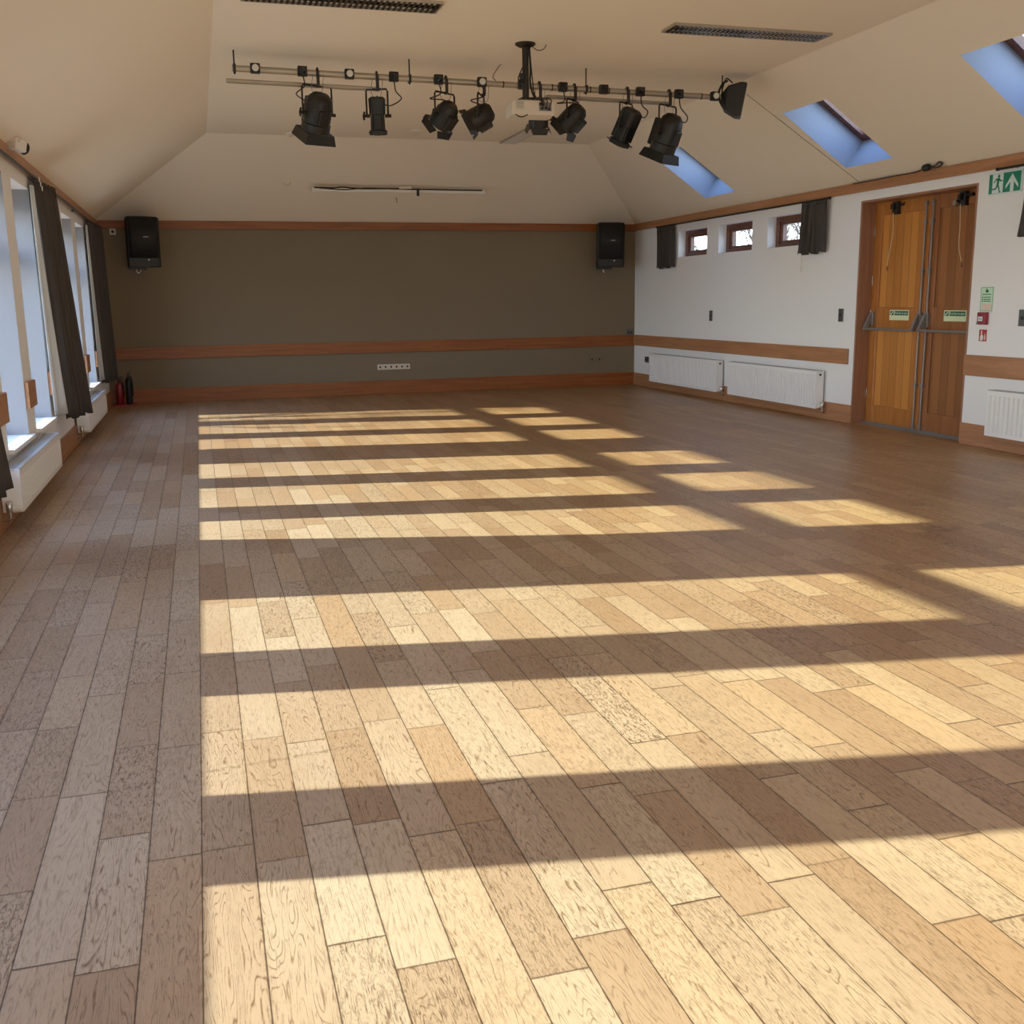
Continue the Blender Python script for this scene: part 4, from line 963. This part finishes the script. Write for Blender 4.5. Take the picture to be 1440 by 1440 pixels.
# ------------------------------------------------------------------ OUTSIDE
b = MB(); b.box((-60, -40, -.35), (XO, 60, -.15)); struct(b.build('ground_left', M['ground']))
b = MB(); b.box((XR+RT, -40, -.35), (60, 60, -.15)); struct(b.build('ground_right', M['ground']))
def tree(loc, h, label, seed, spread=.55, depth=5, twig=.006):
    rnd = random.Random(seed)
    t = thing('bare_tree', label, 'tree', loc)
    tr, br = MB(), MB()
    def grow(p, d, L, r, lev, mb):
        pts = [p]; q = p.copy(); dd = d.copy(); n = 4
        for i in range(n):
            dd = (dd + V((rnd.uniform(-.14, .14), rnd.uniform(-.14, .14), rnd.uniform(-.04, .1)))).normalized(); q = q + dd*L/n; pts.append(q.copy())
        mb.tube(pts, [r*(1-.4*i/n) for i in range(n+1)], 5 if lev > 1 else 8)
        if lev >= depth: return
        for k in range(3 if lev < 3 else 2 + (rnd.random() < .5)):
            nd = (dd + V((rnd.uniform(-1, 1), rnd.uniform(-1, 1), rnd.uniform(-.25, .7)))*spread).normalized()
            s_ = pts[-1] if k == 0 else pts[rnd.choice((2, 3))]
            grow(s_, nd, L*rnd.uniform(.6, .8), max(twig, r*.55), lev+1, br)
    grow(V((0, 0, 0)), V((0, 0, 1)), h*.33, h*.018, 0, tr)
    tr.build('trunk', M['bark'], t, 0, True); br.build('branches', M['bark'], t, 0, True)
tree((-5.2, 14.7, -.15), 4.6, 'bare tree on the lawn past the tall windows, shading the far floor', 3, .6, 5, .011)
tree((10.4, 18.9, -.15), 4.6, 'bare branches seen through the middle high window', 11, .75, 6, .009)
tree((10.6, 15.2, -.15), 4.6, 'bare branches seen through the high window nearest the doorway', 23, .75, 6, .009)
def bush(loc, r, h, label, seed):
    rnd = random.Random(seed); t = thing('evergreen_bush', label, 'bush', loc)
    m = MB()
    for i in range(2600):
        a = rnd.uniform(0, 2*PI); u = rnd.uniform(-1, 1); k = rnd.uniform(.75, 1.0)
        s_ = math.sqrt(1-u*u); p = V((r*k*s_*math.cos(a), r*k*s_*math.sin(a), h/2+h/2*k*u))
        d = V((rnd.uniform(-1, 1), rnd.uniform(-1, 1), rnd.uniform(-1, 1))).normalized(); e = d.orthogonal().normalized()
        m.face([p, p+d*.05+e*.03, p+d*.13, p+d*.05-e*.03])
    m.build('foliage', M['leaf'], t)
    m = MB(); m.tube([(0, 0, 0), (0, 0, h*.6)], .05, 8); m.build('stem', M['bark'], t)
bush((8.9, 18.6, -.15), .75, 2.75, 'green evergreen bush seen through the far high window', 5)

# ------------------------------------------------------------------ LIGHT
SUN_DIR = V((1, -.188, -.378)).normalized()
sun = bpy.data.lights.new('sun', 'SUN'); sun.energy = 18.2; sun.angle = math.radians(.7); sun.color = (1.0, .99, .83)
so = bpy.data.objects.new('sun', sun); COL.objects.link(so); so.rotation_euler = SUN_DIR.to_track_quat('-Z', 'Y').to_euler(); so.location = (-12, 6, 8)
w = bpy.data.worlds.new('sky'); scn.world = w; w.use_nodes = True
nt = w.node_tree; bg = nt.nodes['Background']
tc = nt.nodes.new('ShaderNodeTexCoord'); sx = nt.nodes.new('ShaderNodeSeparateXYZ'); cr = nt.nodes.new('ShaderNodeValToRGB')
nt.links.new(tc.outputs['Generated'], sx.inputs[0]); nt.links.new(sx.outputs[2], cr.inputs[0]); nt.links.new(cr.outputs[0], bg.inputs['Color'])
el = cr.color_ramp.elements
el[0].position = 0.0; el[0].color = (.82, .87, .93, 1)
el[1].position = 1.0; el[1].color = (.20, .36, .78, 1)
e = el.new(.18); e.color = (.66, .78, .98, 1)
e = el.new(.5); e.color = (.34, .52, .92, 1)
bg.inputs['Strength'].default_value = 7.2

# unseen fill lamp added at the near end to lift the hall's shade
fl = bpy.data.lights.new('near_end_fill', 'AREA'); fl.shape = 'RECTANGLE'; fl.size = 6.5; fl.size_y = 1.0; fl.energy = 95; fl.color = (1.0, .96, .90)
fo = bpy.data.objects.new('near_end_fill', fl); COL.objects.link(fo); fo.location = (2.9, YF+.6, .9); fo.rotation_euler = V((0, .72, .69)).to_track_quat('-Z', 'Y').to_euler()

def portal(c, sx, sy, d):
    l = bpy.data.lights.new('portal', 'AREA'); l.shape = 'RECTANGLE'; l.size = sx; l.size_y = sy; l.energy = 1; l.cycles.is_portal = True
    o = bpy.data.objects.new('portal', l); COL.objects.link(o); o.location = c
    o.rotation_euler = V(d).to_track_quat('-Z', 'Y').to_euler()
for a, c in LEFT_WINS: portal((XO-.02, (a+c)/2, (SILL+HEAD)/2), c-a, HEAD-SILL, (1, 0, 0))
for a, c in SKY:
    cc = V(((SX0+SX1)/2, (a+c)/2, slope_r((SX0+SX1)/2))) + ny*(DEPTH+.06)
    portal(cc, c-a, .97, -ny)

# ------------------------------------------------------------------ CAMERA
F, yaw, pit, rol = 1455.0, math.radians(16.47), math.radians(11.52), math.radians(-.814)
fwd0 = V((math.sin(yaw), math.cos(yaw), 0)); r0 = V((math.cos(yaw), -math.sin(yaw), 0)); u0 = V((0, 0, 1))
fwd = fwd0*math.cos(pit) - u0*math.sin(pit); up = u0*math.cos(pit) + fwd0*math.sin(pit)
rt = r0*math.cos(rol) + up*math.sin(rol); up2 = up*math.cos(rol) - r0*math.sin(rol)
cam = bpy.data.cameras.new('camera'); co = bpy.data.objects.new('camera', cam); COL.objects.link(co)
mw = Matrix.Identity(4)
for i in range(3): mw[i][0], mw[i][1], mw[i][2] = rt[i], up2[i], -fwd[i]
mw[2][3] = 1.45
co.matrix_world = mw
cam.sensor_fit = 'HORIZONTAL'; cam.sensor_width = 36; cam.lens = 36*F/1440; cam.clip_start = .05
scn.camera = co
scn.view_settings.view_transform = 'Standard'; scn.view_settings.look = 'None'; scn.view_settings.exposure = 0.27; scn.view_settings.gamma = 1.18
cy = scn.cycles
cy.use_denoising = True; cy.max_bounces = 10; cy.diffuse_bounces = 6; cy.glossy_bounces = 4; cy.transparent_max_bounces = 12; cy.sample_clamp_indirect = 8
